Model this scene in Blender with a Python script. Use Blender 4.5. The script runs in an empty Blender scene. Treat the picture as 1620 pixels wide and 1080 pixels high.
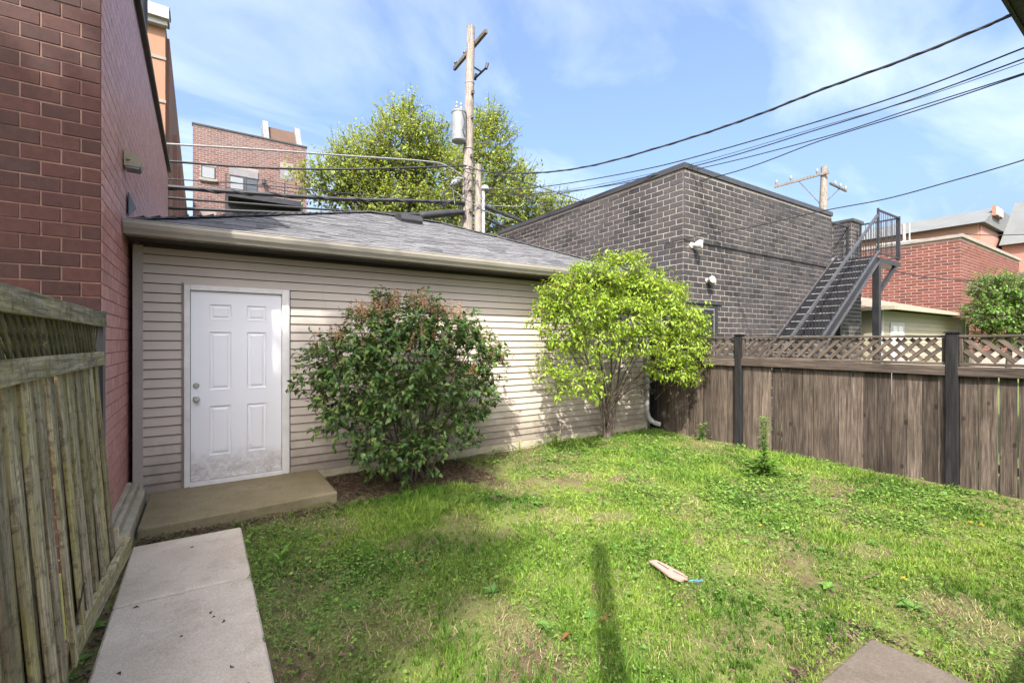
import bpy, math, random
import numpy as np
from mathutils import Matrix, Vector, Euler

random.seed(7); rng = np.random.default_rng(7)
R = math.radians
scene = bpy.context.scene
COL = scene.collection

# ---------------------------------------------------------------- camera
YAW = R(33.66); F = 739.0
cam_d = bpy.data.cameras.new('camera'); cam = bpy.data.objects.new('camera', cam_d); COL.objects.link(cam)
cam_d.sensor_width = 36; cam_d.lens = 36*F/1620; cam_d.clip_start = 0.05; cam_d.clip_end = 2000
cam.location = (0, 0, 0); cam.rotation_euler = (R(90), 0, -YAW)
scene.camera = cam

# ---------------------------------------------------------------- sky and sun
SUN_EL = R(48.0); SX, SY = -0.66, -0.75          # horizontal direction towards the sun
world = bpy.data.worlds.new('World'); scene.world = world; world.use_nodes = True
nt = world.node_tree; nt.nodes.clear()
out = nt.nodes.new('ShaderNodeOutputWorld'); bg = nt.nodes.new('ShaderNodeBackground')
sky = nt.nodes.new('ShaderNodeTexSky'); sky.sky_type = 'NISHITA'; sky.sun_disc = False
sky.sun_elevation = SUN_EL; sky.sun_rotation = math.atan2(SX, SY); sky.air_density = 1.0; sky.dust_density = 8.5; sky.ozone_density = 5.0
tc = nt.nodes.new('ShaderNodeTexCoord'); sep = nt.nodes.new('ShaderNodeSeparateXYZ')
nt.links.new(tc.outputs['Generated'], sep.inputs[0])
def wmath(op, a, b=None):
    n = nt.nodes.new('ShaderNodeMath'); n.operation = op
    for i, v in enumerate((a, b)):
        if v is None: continue
        if isinstance(v, (int, float)): n.inputs[i].default_value = v
        else: nt.links.new(v, n.inputs[i])
    return n.outputs[0]
zz = wmath('ADD', wmath('MAXIMUM', sep.outputs['Z'], 0.0), 0.22)
comb = nt.nodes.new('ShaderNodeCombineXYZ')
nt.links.new(wmath('DIVIDE', sep.outputs['X'], zz), comb.inputs[0])
nt.links.new(wmath('MULTIPLY', wmath('DIVIDE', sep.outputs['Y'], zz), 1.7), comb.inputs[1])
cn = nt.nodes.new('ShaderNodeTexNoise'); cn.inputs['Scale'].default_value = 0.9; cn.inputs['Detail'].default_value = 7; cn.inputs['Roughness'].default_value = 0.55
cn.inputs['Distortion'].default_value = 0.5
nt.links.new(comb.outputs[0], cn.inputs['Vector'])
cr = nt.nodes.new('ShaderNodeValToRGB'); cr.color_ramp.elements[0].position = 0.44; cr.color_ramp.elements[0].color = (0.0, 0.0, 0.0, 1); cr.color_ramp.elements[1].position = 0.80
cr.color_ramp.elements[1].color = (0.50, 0.50, 0.50, 1)
nt.links.new(cn.outputs['Fac'], cr.inputs[0])
mx = nt.nodes.new('ShaderNodeMix'); mx.data_type = 'RGBA'; mx.inputs['B'].default_value = (5.0, 5.1, 5.2, 1)
nt.links.new(cr.outputs[0], mx.inputs['Factor']); nt.links.new(sky.outputs[0], mx.inputs['A'])
nt.links.new(mx.outputs['Result'], bg.inputs['Color']); bg.inputs['Strength'].default_value = 0.134
nt.links.new(bg.outputs[0], out.inputs[0])

sun_d = bpy.data.lights.new('sun', 'SUN'); sun_d.energy = 3.0; sun_d.angle = R(0.6); sun_d.color = (1.0, 0.95, 0.87)
sun = bpy.data.objects.new('sun', sun_d); COL.objects.link(sun)
hn = math.hypot(SX, SY)
SUNV = Vector((SX/hn*math.cos(SUN_EL), SY/hn*math.cos(SUN_EL), math.sin(SUN_EL)))
sun.rotation_euler = SUNV.to_track_quat('Z', 'Y').to_euler()
sun.location = (-20, -20, 30)

vs = scene.view_settings; vs.view_transform = 'Standard'; vs.look = 'None'; vs.gamma = 1.0; vs.exposure = 1.8; vs.use_curve_mapping = False
scene.cycles.denoising_prefilter = 'NONE'; scene.cycles.max_bounces = 8; scene.cycles.diffuse_bounces = 4; scene.cycles.transmission_bounces = 4

# ---------------------------------------------------------------- helpers
CY, SYW = math.cos(YAW), math.sin(YAW)
def ray(u, v=540):
    l = (u-810)/F
    return SYW + CY*l, CY - SYW*l, (540-v)/F
def atY(u, v, Y): a, b, c = ray(u, v); t = Y/b; return Vector((a*t, Y, c*t))
def atX(u, v, X): a, b, c = ray(u, v); t = X/a; return Vector((X, b*t, c*t))
def atZ(u, v, z): a, b, c = ray(u, v); t = z/c; return Vector((a*t, b*t, z))
def at_line(u, v, A, B):
    a, b, c = ray(u, v); dx, dy = B[0]-A[0], B[1]-A[1]
    den = a*dy - b*dx; t = (A[0]*dy - A[1]*dx)/den
    return Vector((a*t, b*t, c*t))
def proj(p):
    f = p[0]*SYW + p[1]*CY; r = p[0]*CY - p[1]*SYW
    if f < 0.05: return (-9999, -9999, f)
    return (810+F*r/f, 540-F*p[2]/f, f)

def ground_z(x, y):
    return -1.69 - 0.006*np.clip(x, -2, 12) + 0.012*np.sin(x*1.3+0.4)*np.cos(y*1.1) 

def link(o, parent=None):
    COL.objects.link(o)
    if parent is not None:
        o.parent = parent
        o.matrix_parent_inverse = parent.matrix_basis.inverted()
    return o
def tag(o, label=None, cat=None, group=None, kind=None):
    if label: o['label'] = label
    if cat: o['category'] = cat
    if group: o['group'] = group
    if kind: o['kind'] = kind
    return o
def thing(name, loc, label, cat, group=None):
    o = bpy.data.objects.new(name, None); o.location = loc; o.empty_display_size = 0.1
    link(o); return tag(o, label, cat, group)

def fast_mesh(name, V, Fs, col=None):
    """V (n,3); Fs list of (m,k) int arrays"""
    me = bpy.data.meshes.new(name)
    V = np.asarray(V, np.float32); me.vertices.add(len(V)); me.vertices.foreach_set('co', V.ravel())
    loops = np.concatenate([f.ravel() for f in Fs]).astype(np.int32)
    tot = np.concatenate([np.full(len(f), f.shape[1], np.int32) for f in Fs])
    st = np.concatenate([[0], np.cumsum(tot)[:-1]]).astype(np.int32)
    me.loops.add(len(loops)); me.loops.foreach_set('vertex_index', loops)
    me.polygons.add(len(tot)); me.polygons.foreach_set('loop_start', st)
    me.update(calc_edges=True)
    if col is not None:
        a = me.color_attributes.new('col', 'FLOAT_COLOR', 'POINT')
        c = np.ones((len(V), 4), np.float32); c[:, :3] = col; a.data.foreach_set('color', c.ravel())
    me.validate()
    return me

class MB:
    def __init__(s): s.v = []; s.f = []
    def add(s, vs_, fs):
        o = len(s.v); s.v += [tuple(p) for p in vs_]; s.f += [tuple(i+o for i in f) for f in fs]; return s
    def box(s, a, b, M=None):
        x0, y0, z0 = a; x1, y1, z1 = b
        p = [Vector(q) for q in ((x0,y0,z0),(x1,y0,z0),(x1,y1,z0),(x0,y1,z0),(x0,y0,z1),(x1,y0,z1),(x1,y1,z1),(x0,y1,z1))]
        if M is not None: p = [M @ q for q in p]
        return s.add(p, [(0,3,2,1),(4,5,6,7),(0,1,5,4),(1,2,6,5),(2,3,7,6),(3,0,4,7)])
    def cbox(s, c, sz, ch=0.004, M=None):
        v, f = chamfer(sz[0], sz[1], sz[2], ch)
        p = [Vector(q) for q in v]
        if M is not None: p = [M @ q for q in p]
        return s.add([q + Vector(c) for q in p], f)
    def beam(s, a, b, w, h, up=Vector((0,0,1)), ch=0.0):
        a = Vector(a); b = Vector(b); d = (b-a); L = d.length; d.normalize()
        side = d.cross(up)
        if side.length < 1e-4: side = d.cross(Vector((1,0,0)))
        side.normalize(); u2 = side.cross(d).normalized()
        M = Matrix((d, side, u2)).transposed().to_4x4(); M.translation = (a+b)/2
        if ch > 0:
            v, f = chamfer(L, w, h, ch); return s.add([M @ Vector(q) for q in v], f)
        return s.box((-L/2,-w/2,-h/2), (L/2,w/2,h/2), M)
    def tube(s, pts, r, n=8, cap=True):
        pts = [Vector(p) for p in pts]; rs = r if isinstance(r, (list, tuple)) else [r]*len(pts)
        o = len(s.v); prev = None
        for i, p in enumerate(pts):
            d = (pts[min(i+1,len(pts)-1)] - pts[max(i-1,0)]).normalized()
            if prev is None:
                x = d.cross(Vector((0,0,1)))
                if x.length < 1e-3: x = d.cross(Vector((1,0,0)))
            else: x = prev - d*prev.dot(d)
            x.normalize(); prev = x; y = d.cross(x)
            for k in range(n):
                a = 2*math.pi*k/n; s.v.append(tuple(p + (x*math.cos(a)+y*math.sin(a))*rs[i]))
        for i in range(len(pts)-1):
            for k in range(n):
                k2 = (k+1) % n
                s.f.append((o+i*n+k, o+i*n+k2, o+(i+1)*n+k2, o+(i+1)*n+k))
        if cap:
            s.f.append(tuple(o+k for k in range(n))[::-1]); s.f.append(tuple(o+(len(pts)-1)*n+k for k in range(n)))
        return s
    def prism(s, poly, a, b):
        """poly: list of 3-D points; extruded from offset a to offset b (vectors)"""
        n = len(poly); a = Vector(a); b = Vector(b)
        vv = [Vector(p)+a for p in poly] + [Vector(p)+b for p in poly]
        fs = [tuple(range(n))[::-1], tuple(range(n, 2*n))] + [(i, (i+1) % n, n+(i+1) % n, n+i) for i in range(n)]
        return s.add(vv, fs)
    def lathe(s, prof, c, axis='Z', n=16):
        o = len(s.v); c = Vector(c)
        for (r, h) in prof:
            for k in range(n):
                a = 2*math.pi*k/n; x, y = r*math.cos(a), r*math.sin(a)
                p = {'Z': (x, y, h), 'Y': (x, h, y), 'X': (h, x, y)}[axis]
                s.v.append(tuple(Vector(p)+c))
        for i in range(len(prof)-1):
            for k in range(n):
                k2 = (k+1) % n; s.f.append((o+i*n+k, o+i*n+k2, o+(i+1)*n+k2, o+(i+1)*n+k))
        return s
    def build(s, name, mat, parent=None, smooth=False, origin=None):
        me = bpy.data.meshes.new(name)
        v = s.v
        if origin is not None: v = [(p[0]-origin[0], p[1]-origin[1], p[2]-origin[2]) for p in v]
        me.from_pydata(v, [], s.f)
        import bmesh as _b
        bm = _b.new(); bm.from_mesh(me); _b.ops.recalc_face_normals(bm, faces=bm.faces); bm.to_mesh(me); bm.free()
        me.materials.append(mat)
        if smooth:
            me.polygons.foreach_set('use_smooth', [True]*len(me.polygons))
            try: me.set_sharp_from_angle(angle=R(40))
            except Exception: pass
        o = bpy.data.objects.new(name, me)
        if origin is not None: o.location = origin
        return link(o, parent)

def chamfer(sx, sy, sz, c):
    x, y, z = sx/2, sy/2, sz/2; c = min(c, x*0.45, y*0.45, z*0.45)
    V = []; idx = {}
    for ax in (-1, 1):
        for ay in (-1, 1):
            for az in (-1, 1):
                for k, p in (('x', (ax*x, ay*(y-c), az*(z-c))), ('y', (ax*(x-c), ay*y, az*(z-c))), ('z', (ax*(x-c), ay*(y-c), az*z))):
                    idx[(ax,ay,az,k)] = len(V); V.append(p)
    Fs = []
    S = [(-1,-1),(1,-1),(1,1),(-1,1)]
    for a in (-1, 1):
        Fs.append([idx[(a,p,q,'x')] for p, q in S]); Fs.append([idx[(p,a,q,'y')] for p, q in S]); Fs.append([idx[(p,q,a,'z')] for p, q in S])
    for a in (-1, 1):
        for b in (-1, 1):
            Fs.append([idx[(-1,a,b,'y')], idx[(1,a,b,'y')], idx[(1,a,b,'z')], idx[(-1,a,b,'z')]])
            Fs.append([idx[(a,-1,b,'x')], idx[(a,1,b,'x')], idx[(a,1,b,'z')], idx[(a,-1,b,'z')]])
            Fs.append([idx[(a,b,-1,'x')], idx[(a,b,1,'x')], idx[(a,b,1,'y')], idx[(a,b,-1,'y')]])
            for c_ in (-1, 1): Fs.append([idx[(a,b,c_,'x')], idx[(a,b,c_,'y')], idx[(a,b,c_,'z')]])
    return V, [tuple(f) for f in Fs]

_cache = {}
def piece_mesh(sz, ch, mat, name):
    key = (round(sz[0],4), round(sz[1],4), round(sz[2],4), ch, mat.name)
    if key not in _cache:
        v, f = chamfer(sz[0], sz[1], sz[2], ch)
        me = bpy.data.meshes.new(name); me.from_pydata(v, [], f)
        import bmesh as _b
        bm = _b.new(); bm.from_mesh(me); _b.ops.recalc_face_normals(bm, faces=bm.faces); bm.to_mesh(me); bm.free()
        me.materials.append(mat); _cache[key] = me
    return _cache[key]
def piece(name, c, sz, mat, parent, rot=(0,0,0), ch=0.003, M=None):
    o = bpy.data.objects.new(name, piece_mesh(sz, ch, mat, name))
    if M is not None: o.matrix_basis = M
    else: o.location = c; o.rotation_euler = rot
    return link(o, parent)

# ---------------------------------------------------------------- materials
def mat_new(name):
    m = bpy.data.materials.new(name); m.use_nodes = True
    return m, m.node_tree, m.node_tree.nodes['Principled BSDF']
def N(t, typ, **kw):
    n = t.nodes.new(typ)
    for k, v in kw.items():
        if k in n.inputs.keys(): n.inputs[k].default_value = v
        else: setattr(n, k, v)
    return n
def rgba(c): return (c[0], c[1], c[2], 1)
def ramp(t, fac, stops):
    r = t.nodes.new('ShaderNodeValToRGB'); el = r.color_ramp.elements
    while len(el) < len(stops): el.new(0.5)
    for e, (p, c) in zip(el, stops): e.position = p; e.color = rgba(c) if not isinstance(c, (int, float)) else (c, c, c, 1)
    t.links.new(fac, r.inputs[0]); return r.outputs[0]
def mixc(t, f, a, b, blend='MIX'):
    m = t.nodes.new('ShaderNodeMix'); m.data_type = 'RGBA'; m.blend_type = blend
    for k, v in (('Factor', f), ('A', a), ('B', b)):
        if isinstance(v, (int, float)): m.inputs[k].default_value = v
        elif isinstance(v, (tuple, list)): m.inputs[k].default_value = rgba(v)
        else: t.links.new(v, m.inputs[k])
    return m.outputs['Result']
def mth(t, op, a, b=0.0):
    n = t.nodes.new('ShaderNodeMath'); n.operation = op
    for i, v in enumerate((a, b)):
        if isinstance(v, (int, float)): n.inputs[i].default_value = v
        else: t.links.new(v, n.inputs[i])
    return n.outputs[0]
def world_pos(t): return t.nodes.new('ShaderNodeNewGeometry').outputs['Position']
def obj_pos(t): return t.nodes.new('ShaderNodeTexCoord').outputs['Object']
def noise(t, vec, scale, detail=4, rough=0.55, dist=0.0, out='Fac', stretch=None):
    if stretch is not None:
        mp = t.nodes.new('ShaderNodeMapping'); mp.inputs['Scale'].default_value = stretch
        t.links.new(vec, mp.inputs['Vector']); vec = mp.outputs[0]
    n = N(t, 'ShaderNodeTexNoise', Scale=scale, Detail=detail, Roughness=rough, Distortion=dist)
    t.links.new(vec, n.inputs['Vector']); return n.outputs[out]
def rnd(t):
    oi = t.nodes.new('ShaderNodeObjectInfo'); g = t.nodes.new('ShaderNodeNewGeometry')
    w = t.nodes.new('ShaderNodeTexWhiteNoise'); w.noise_dimensions = '1D'
    t.links.new(mth(t, 'ADD', mth(t, 'MULTIPLY', oi.outputs['Random'], 37.1), mth(t, 'MULTIPLY', g.outputs['Random Per Island'], 91.7)), w.inputs['W'])
    return w.outputs['Value']
def bump(t, bsdf, h, strength=0.3, dist=0.01):
    b = N(t, 'ShaderNodeBump', Strength=strength, Distance=dist); t.links.new(h, b.inputs['Height']); t.links.new(b.outputs[0], bsdf.inputs['Normal'])
def setin(t, bsdf, k, v):
    if isinstance(v, (int, float)): bsdf.inputs[k].default_value = v
    elif isinstance(v, (tuple, list)): bsdf.inputs[k].default_value = rgba(v)
    else: t.links.new(v, bsdf.inputs[k])

def m_simple(name, c1, c2=None, scale=3.0, rough=0.7, bscale=60, bstr=0.15, metal=0.0, spec=0.4, var=0.0, bd=0.004):
    m, t, b = mat_new(name); p = world_pos(t); c2 = c2 or tuple(x*0.75 for x in c1)
    c = mixc(t, ramp(t, noise(t, p, scale, 6, 0.6), [(0.35, 0.0), (0.68, 1.0)]), c1, c2)
    if var > 0: c = mixc(t, 1.0, c, ramp(t, rnd(t), [(0, (1-var,)*3), (1, (1+var,)*3)]), 'MULTIPLY')
    setin(t, b, 'Base Color', c); b.inputs['Roughness'].default_value = rough; b.inputs['Metallic'].default_value = metal
    b.inputs['Specular IOR Level'].default_value = spec
    if bstr > 0: bump(t, b, noise(t, p, bscale, 4), bstr, bd)
    return m

def m_brick(name, cols, stain=None, stain_scale=1.2, rough=0.75, spec=0.3, bstr=0.4):
    m, t, b = mat_new(name); p = world_pos(t)
    n = len(cols); c = ramp(t, rnd(t), [((i+0.02)/max(n-1, 1) if n > 1 else 0, cc) for i, cc in enumerate(cols)])
    c = mixc(t, 1.0, c, ramp(t, noise(t, p, 25, 5, 0.65), [(0.3, (0.72,)*3), (0.7, (1.25,)*3)]), 'MULTIPLY')
    if stain is not None:
        c = mixc(t, ramp(t, noise(t, p, stain_scale, 5, 0.6), [(0.5, 0.0), (0.72, 0.55)]), c, stain)
    setin(t, b, 'Base Color', c); b.inputs['Roughness'].default_value = rough; b.inputs['Specular IOR Level'].default_value = spec
    bump(t, b, noise(t, p, 120, 4, 0.7), bstr, 0.004); return m

def m_wood(name, dark, light, moss=None, mossamt=0.5, knots=True, axis=2, streak=9.0, rough=0.85, var=0.25, topdirt=None):
    m, t, b = mat_new(name); o = obj_pos(t)
    oi = t.nodes.new('ShaderNodeObjectInfo')
    off = t.nodes.new('ShaderNodeVectorMath'); off.operation = 'ADD'
    cb = t.nodes.new('ShaderNodeCombineXYZ'); 
    for i in range(3): t.links.new(mth(t, 'MULTIPLY', oi.outputs['Random'], 37.0+19*i), cb.inputs[i])
    t.links.new(o, off.inputs[0]); t.links.new(cb.outputs[0], off.inputs[1]); v = off.outputs[0]
    st = [1, 1, 1]; st[axis] = 0.045
    g1 = noise(t, v, 55, 5, 0.65, 0.3, stretch=tuple(st)); g2 = noise(t, v, 14, 4, 0.6, 1.2, stretch=tuple([1 if i != axis else 0.1 for i in range(3)]))
    c = mixc(t, ramp(t, g1, [(0.3, 0.0), (0.7, 1.0)]), dark, light)
    c = mixc(t, 1.0, c, ramp(t, g2, [(0.3, (0.62,)*3), (0.65, (1.22,)*3)]), 'MULTIPLY')
    g3 = noise(t, v, 150, 4, 0.7, 0.2, stretch=tuple([1 if i != axis else 0.03 for i in range(3)]))
    c = mixc(t, 1.0, c, ramp(t, g3, [(0.32, (0.6,)*3), (0.62, (1.2,)*3)]), 'MULTIPLY')
    crk = ramp(t, noise(t, v, 70, 3, 0.6, 0.4, stretch=tuple([1 if i != axis else 0.02 for i in range(3)])), [(0.30, 1.0), (0.36, 0.0)])
    c = mixc(t, mth(t, 'MULTIPLY', crk, 0.7), c, tuple(x*0.3 for x in dark))
    hgt = mixc(t, 0.5, g1, g3)
    if knots:
        vo = N(t, 'ShaderNodeTexVoronoi', Scale=4.2); mp = t.nodes.new('ShaderNodeMapping')
        mp.inputs['Scale'].default_value = tuple([1 if i != axis else 0.62 for i in range(3)])
        t.links.new(v, mp.inputs[0]); t.links.new(mp.outputs[0], vo.inputs['Vector'])
        k = ramp(t, vo.outputs['Distance'], [(0.0, 1.0), (0.075, 0.85), (0.11, 0.0)])
        c = mixc(t, mth(t, 'MULTIPLY', k, 0.75), c, tuple(x*0.35 for x in dark))
    wp = world_pos(t)
    c = mixc(t, ramp(t, noise(t, wp, 1.6, 5, 0.6), [(0.45, 0.0), (0.75, 0.5)]), c, tuple(x*0.55 for x in dark))
    if moss is not None:
        f = ramp(t, noise(t, v, 5, 6, 0.65, stretch=tuple([1 if i != axis else 0.25 for i in range(3)])), [(0.42, 0.0), (0.64, mossamt)])
        c = mixc(t, f, c, moss)
        blot = ramp(t, noise(t, v, 16, 6, 0.75), [(0.50, 0.0), (0.62, 0.75)]); c = mixc(t, blot, c, tuple(x*0.8 for x in dark))
        lich = ramp(t, noise(t, v, 34, 5, 0.7), [(0.63, 0.0), (0.70, 0.8)]); c = mixc(t, lich, c, (0.42, 0.42, 0.34))
    c = mixc(t, 1.0, c, ramp(t, rnd(t), [(0, (1-var,)*3), (1, (1+var,)*3)]), 'MULTIPLY')
    setin(t, b, 'Base Color', c); b.inputs['Roughness'].default_value = rough; b.inputs['Specular IOR Level'].default_value = 0.2
    bump(t, b, hgt, 0.8, 0.006); return m

def m_leaf(name, cols, trans=0.35, rough=0.5, attr=True, spec=0.35):
    m = bpy.data.materials.new(name); m.use_nodes = True; t = m.node_tree; t.nodes.clear()
    o = t.nodes.new('ShaderNodeOutputMaterial'); b = t.nodes.new('ShaderNodeBsdfPrincipled'); tr = t.nodes.new('ShaderNodeBsdfTranslucent'); mxs = t.nodes.new('ShaderNodeMixShader')
    n = len(cols); c = ramp(t, rnd(t), [((i)/(n-1), cc) for i, cc in enumerate(cols)])
    setin(t, b, 'Base Color', c); b.inputs['Roughness'].default_value = rough; b.inputs['Specular IOR Level'].default_value = spec
    ct = mixc(t, 1.0, c, (1.25, 1.15, 0.5), 'MULTIPLY'); t.links.new(ct, tr.inputs['Color'])
    mxs.inputs[0].default_value = trans
    t.links.new(b.outputs[0], mxs.inputs[1]); t.links.new(tr.outputs[0], mxs.inputs[2]); t.links.new(mxs.outputs[0], o.inputs[0]); return m
def m_vcol(name, trans=0.3, rough=0.6):
    m = bpy.data.materials.new(name); m.use_nodes = True; t = m.node_tree; t.nodes.clear()
    o = t.nodes.new('ShaderNodeOutputMaterial'); b = t.nodes.new('ShaderNodeBsdfPrincipled'); tr = t.nodes.new('ShaderNodeBsdfTranslucent'); mxs = t.nodes.new('ShaderNodeMixShader')
    a = t.nodes.new('ShaderNodeAttribute'); a.attribute_name = 'col'
    t.links.new(a.outputs['Color'], b.inputs['Base Color']); t.links.new(a.outputs['Color'], tr.inputs['Color'])
    b.inputs['Roughness'].default_value = rough; b.inputs['Specular IOR Level'].default_value = 0.25; mxs.inputs[0].default_value = trans
    t.links.new(b.outputs[0], mxs.inputs[1]); t.links.new(tr.outputs[0], mxs.inputs[2]); t.links.new(mxs.outputs[0], o.inputs[0]); return m

def m_siding(name, col, dirt):
    m, t, b = mat_new(name); p = world_pos(t)
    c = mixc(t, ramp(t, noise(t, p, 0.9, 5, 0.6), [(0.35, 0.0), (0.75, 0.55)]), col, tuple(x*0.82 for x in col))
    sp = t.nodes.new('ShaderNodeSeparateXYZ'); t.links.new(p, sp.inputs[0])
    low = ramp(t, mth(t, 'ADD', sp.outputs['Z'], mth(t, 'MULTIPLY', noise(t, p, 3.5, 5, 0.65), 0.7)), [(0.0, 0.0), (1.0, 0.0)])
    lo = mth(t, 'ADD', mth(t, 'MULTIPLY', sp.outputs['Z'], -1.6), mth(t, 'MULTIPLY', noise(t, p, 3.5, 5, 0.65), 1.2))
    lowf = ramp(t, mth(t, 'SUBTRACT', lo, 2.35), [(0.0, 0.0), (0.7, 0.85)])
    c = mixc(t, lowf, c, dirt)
    streak = ramp(t, noise(t, p, 6, 4, 0.7, stretch=(1, 1, 0.12)), [(0.58, 0.0), (0.8, 0.3)])
    c = mixc(t, streak, c, dirt)
    setin(t, b, 'Base Color', c); b.inputs['Roughness'].default_value = 0.55; b.inputs['Specular IOR Level'].default_value = 0.3
    bump(t, b, noise(t, p, 70, 3, 0.6, stretch=(0.05, 1, 1)), 0.12, 0.003); return m

def m_door(name):
    m, t, b = mat_new(name); p = world_pos(t)
    sp = t.nodes.new('ShaderNodeSeparateXYZ'); t.links.new(p, sp.inputs[0])
    lo = mth(t, 'ADD', mth(t, 'MULTIPLY', sp.outputs['Z'], -2.4), mth(t, 'MULTIPLY', noise(t, p, 7, 6, 0.7, 0.8), 0.9))
    f = mixc(t, 1.0, ramp(t, mth(t, 'SUBTRACT', lo, 3.30), [(0.0, 0.0), (0.6, 0.85)]), ramp(t, noise(t, p, 11, 8, 0.7, 1.6), [(0.38, 0.3), (0.62, 1.0)]), 'MULTIPLY')
    c = mixc(t, noise(t, p, 1.5, 4), (0.74, 0.74, 0.75), (0.66, 0.66, 0.68)); c = mixc(t, f, c, (0.33, 0.29, 0.25))
    setin(t, b, 'Base Color', c); b.inputs['Roughness'].default_value = 0.45
    bump(t, b, noise(t, p, 90, 3, 0.6, stretch=(1, 1, 0.1)), 0.06, 0.002); return m

def m_concrete(name, c1, c2, c3, rough=0.9, sc=1.0):
    m, t, b = mat_new(name); p = world_pos(t)
    c = mixc(t, ramp(t, noise(t, p, 2.2*sc, 8, 0.65), [(0.35, 0.0), (0.66, 1.0)]), c1, c2)
    c = mixc(t, ramp(t, noise(t, p, 7*sc, 6, 0.7), [(0.52, 0.0), (0.75, 0.6)]), c, c3)
    c = mixc(t, 1.0, c, ramp(t, noise(t, p, 90, 4, 0.7), [(0.3, (0.8,)*3), (0.7, (1.18,)*3)]), 'MULTIPLY')
    vo = N(t, 'ShaderNodeTexVoronoi', Scale=140.0); t.links.new(p, vo.inputs['Vector'])
    c = mixc(t, ramp(t, vo.outputs['Distance'], [(0.0, 0.35), (0.12, 0.0)]), c, tuple(x*0.5 for x in c1))
    setin(t, b, 'Base Color', c); b.inputs['Roughness'].default_value = rough; b.inputs['Specular IOR Level'].default_value = 0.2
    h = mixc(t, 0.5, noise(t, p, 90, 5, 0.7), noise(t, p, 14, 6, 0.65)); bump(t, b, h, 0.9, 0.012); return m

def m_ground():
    m, t, b = mat_new('ground_soil'); p = world_pos(t)
    c = mixc(t, ramp(t, noise(t, p, 3.0, 8, 0.65), [(0.3, 0.0), (0.7, 1.0)]), (0.085, 0.06, 0.037), (0.17, 0.125, 0.075))
    c = mixc(t, ramp(t, noise(t, p, 40, 5, 0.7), [(0.45, 0.0), (0.7, 0.8)]), c, (0.045, 0.03, 0.022))
    g = ramp(t, noise(t, p, 1.8, 7, 0.65), [(0.36, 0.0), (0.54, 0.8)])
    c = mixc(t, g, c, (0.12, 0.145, 0.04))
    sp = t.nodes.new('ShaderNodeSeparateXYZ'); t.links.new(p, sp.inputs[0])
    far = ramp(t, mth(t, 'MULTIPLY', mth(t, 'SUBTRACT', sp.outputs['X'], 7.6), 2.0), [(0.0, 0.0), (1.0, 1.0)])
    gg = mixc(t, noise(t, p, 5, 6, 0.6), (0.07, 0.10, 0.035), (0.14, 0.18, 0.065)); c = mixc(t, far, c, gg)
    setin(t, b, 'Base Color', c); b.inputs['Roughness'].default_value = 0.95; b.inputs['Specular IOR Level'].default_value = 0.1
    bump(t, b, noise(t, p, 35, 6, 0.7), 0.8, 0.02); return m

def m_glass(name, c=(0.05, 0.06, 0.07), rough=0.05):
    m, t, b = mat_new(name); b.inputs['Base Color'].default_value = rgba(c); b.inputs['Roughness'].default_value = rough
    b.inputs['Specular IOR Level'].default_value = 0.8; return m

M = {}
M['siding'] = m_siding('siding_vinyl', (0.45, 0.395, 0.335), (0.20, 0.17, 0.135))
M['trim'] = m_simple('white_trim', (0.66, 0.65, 0.63), (0.54, 0.52, 0.49), 4, 0.5, 40, 0.08)
M['channel'] = m_simple('channel_taupe', (0.24, 0.20, 0.17), None, 4, 0.55, 40, 0.05)
M['cornerpost'] = m_simple('corner_beige', (0.38, 0.345, 0.30), (0.30, 0.27, 0.23), 2.5, 0.55, 40, 0.05)
M['gutter'] = m_simple('gutter_tan', (0.30, 0.275, 0.235), (0.245, 0.225, 0.19), 2, 0.45, 40, 0.04)
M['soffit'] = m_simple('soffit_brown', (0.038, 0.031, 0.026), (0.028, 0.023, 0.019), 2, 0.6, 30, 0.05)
M['door'] = m_door('door_white')
M['chrome'] = m_simple('brushed_nickel', (0.5, 0.5, 0.5), None, 5, 0.28, 60, 0.0, 1.0)
M['shingle'] = m_brick('shingle_grey', [(0.075, 0.075, 0.078), (0.10, 0.10, 0.103), (0.118, 0.118, 0.122), (0.14, 0.14, 0.144)], None, 1, 0.9, 0.2, 0.6)
M['roofbase'] = m_simple('roof_felt', (0.09, 0.09, 0.095), None, 4, 0.9)
M['blackmetal'] = m_simple('black_metal', (0.022, 0.022, 0.025), (0.035, 0.034, 0.034), 6, 0.45, 40, 0.05)
M['stairmetal'] = m_simple('painted_steel', (0.014, 0.0145, 0.017), (0.028, 0.028, 0.031), 4, 0.4, 50, 0.05, 0.0, 0.5)
M['coping'] = m_simple('coping_metal', (0.035, 0.036, 0.041), (0.05, 0.05, 0.054), 3, 0.4, 30, 0.04)
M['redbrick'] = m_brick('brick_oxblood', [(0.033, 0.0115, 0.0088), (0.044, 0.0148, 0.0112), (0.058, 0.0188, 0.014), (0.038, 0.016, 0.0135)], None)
M['mortar_red'] = m_simple('mortar_pinkish', (0.20, 0.12, 0.092), (0.13, 0.078, 0.062), 8, 0.95, 90, 0.4)
M['pinkbrick'] = m_brick('brick_mauve', [(0.44, 0.19, 0.155), (0.49, 0.22, 0.185), (0.54, 0.25, 0.215)], None, 1.2, 0.45, 0.5, 0.2)  # pinkish brick, colour and gloss raised to carry sky and lawn bounce
M['darkbrick'] = m_brick('brick_charcoal', [(0.024, 0.0225, 0.024), (0.034, 0.032, 0.034), (0.044, 0.041, 0.043), (0.052, 0.045, 0.044), (0.038, 0.038, 0.043)], (0.088, 0.082, 0.082), 0.45)
M['mortar_buff'] = m_simple('mortar_buff', (0.34, 0.298, 0.252), (0.24, 0.21, 0.178), 5, 0.95, 90, 0.3)
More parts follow.
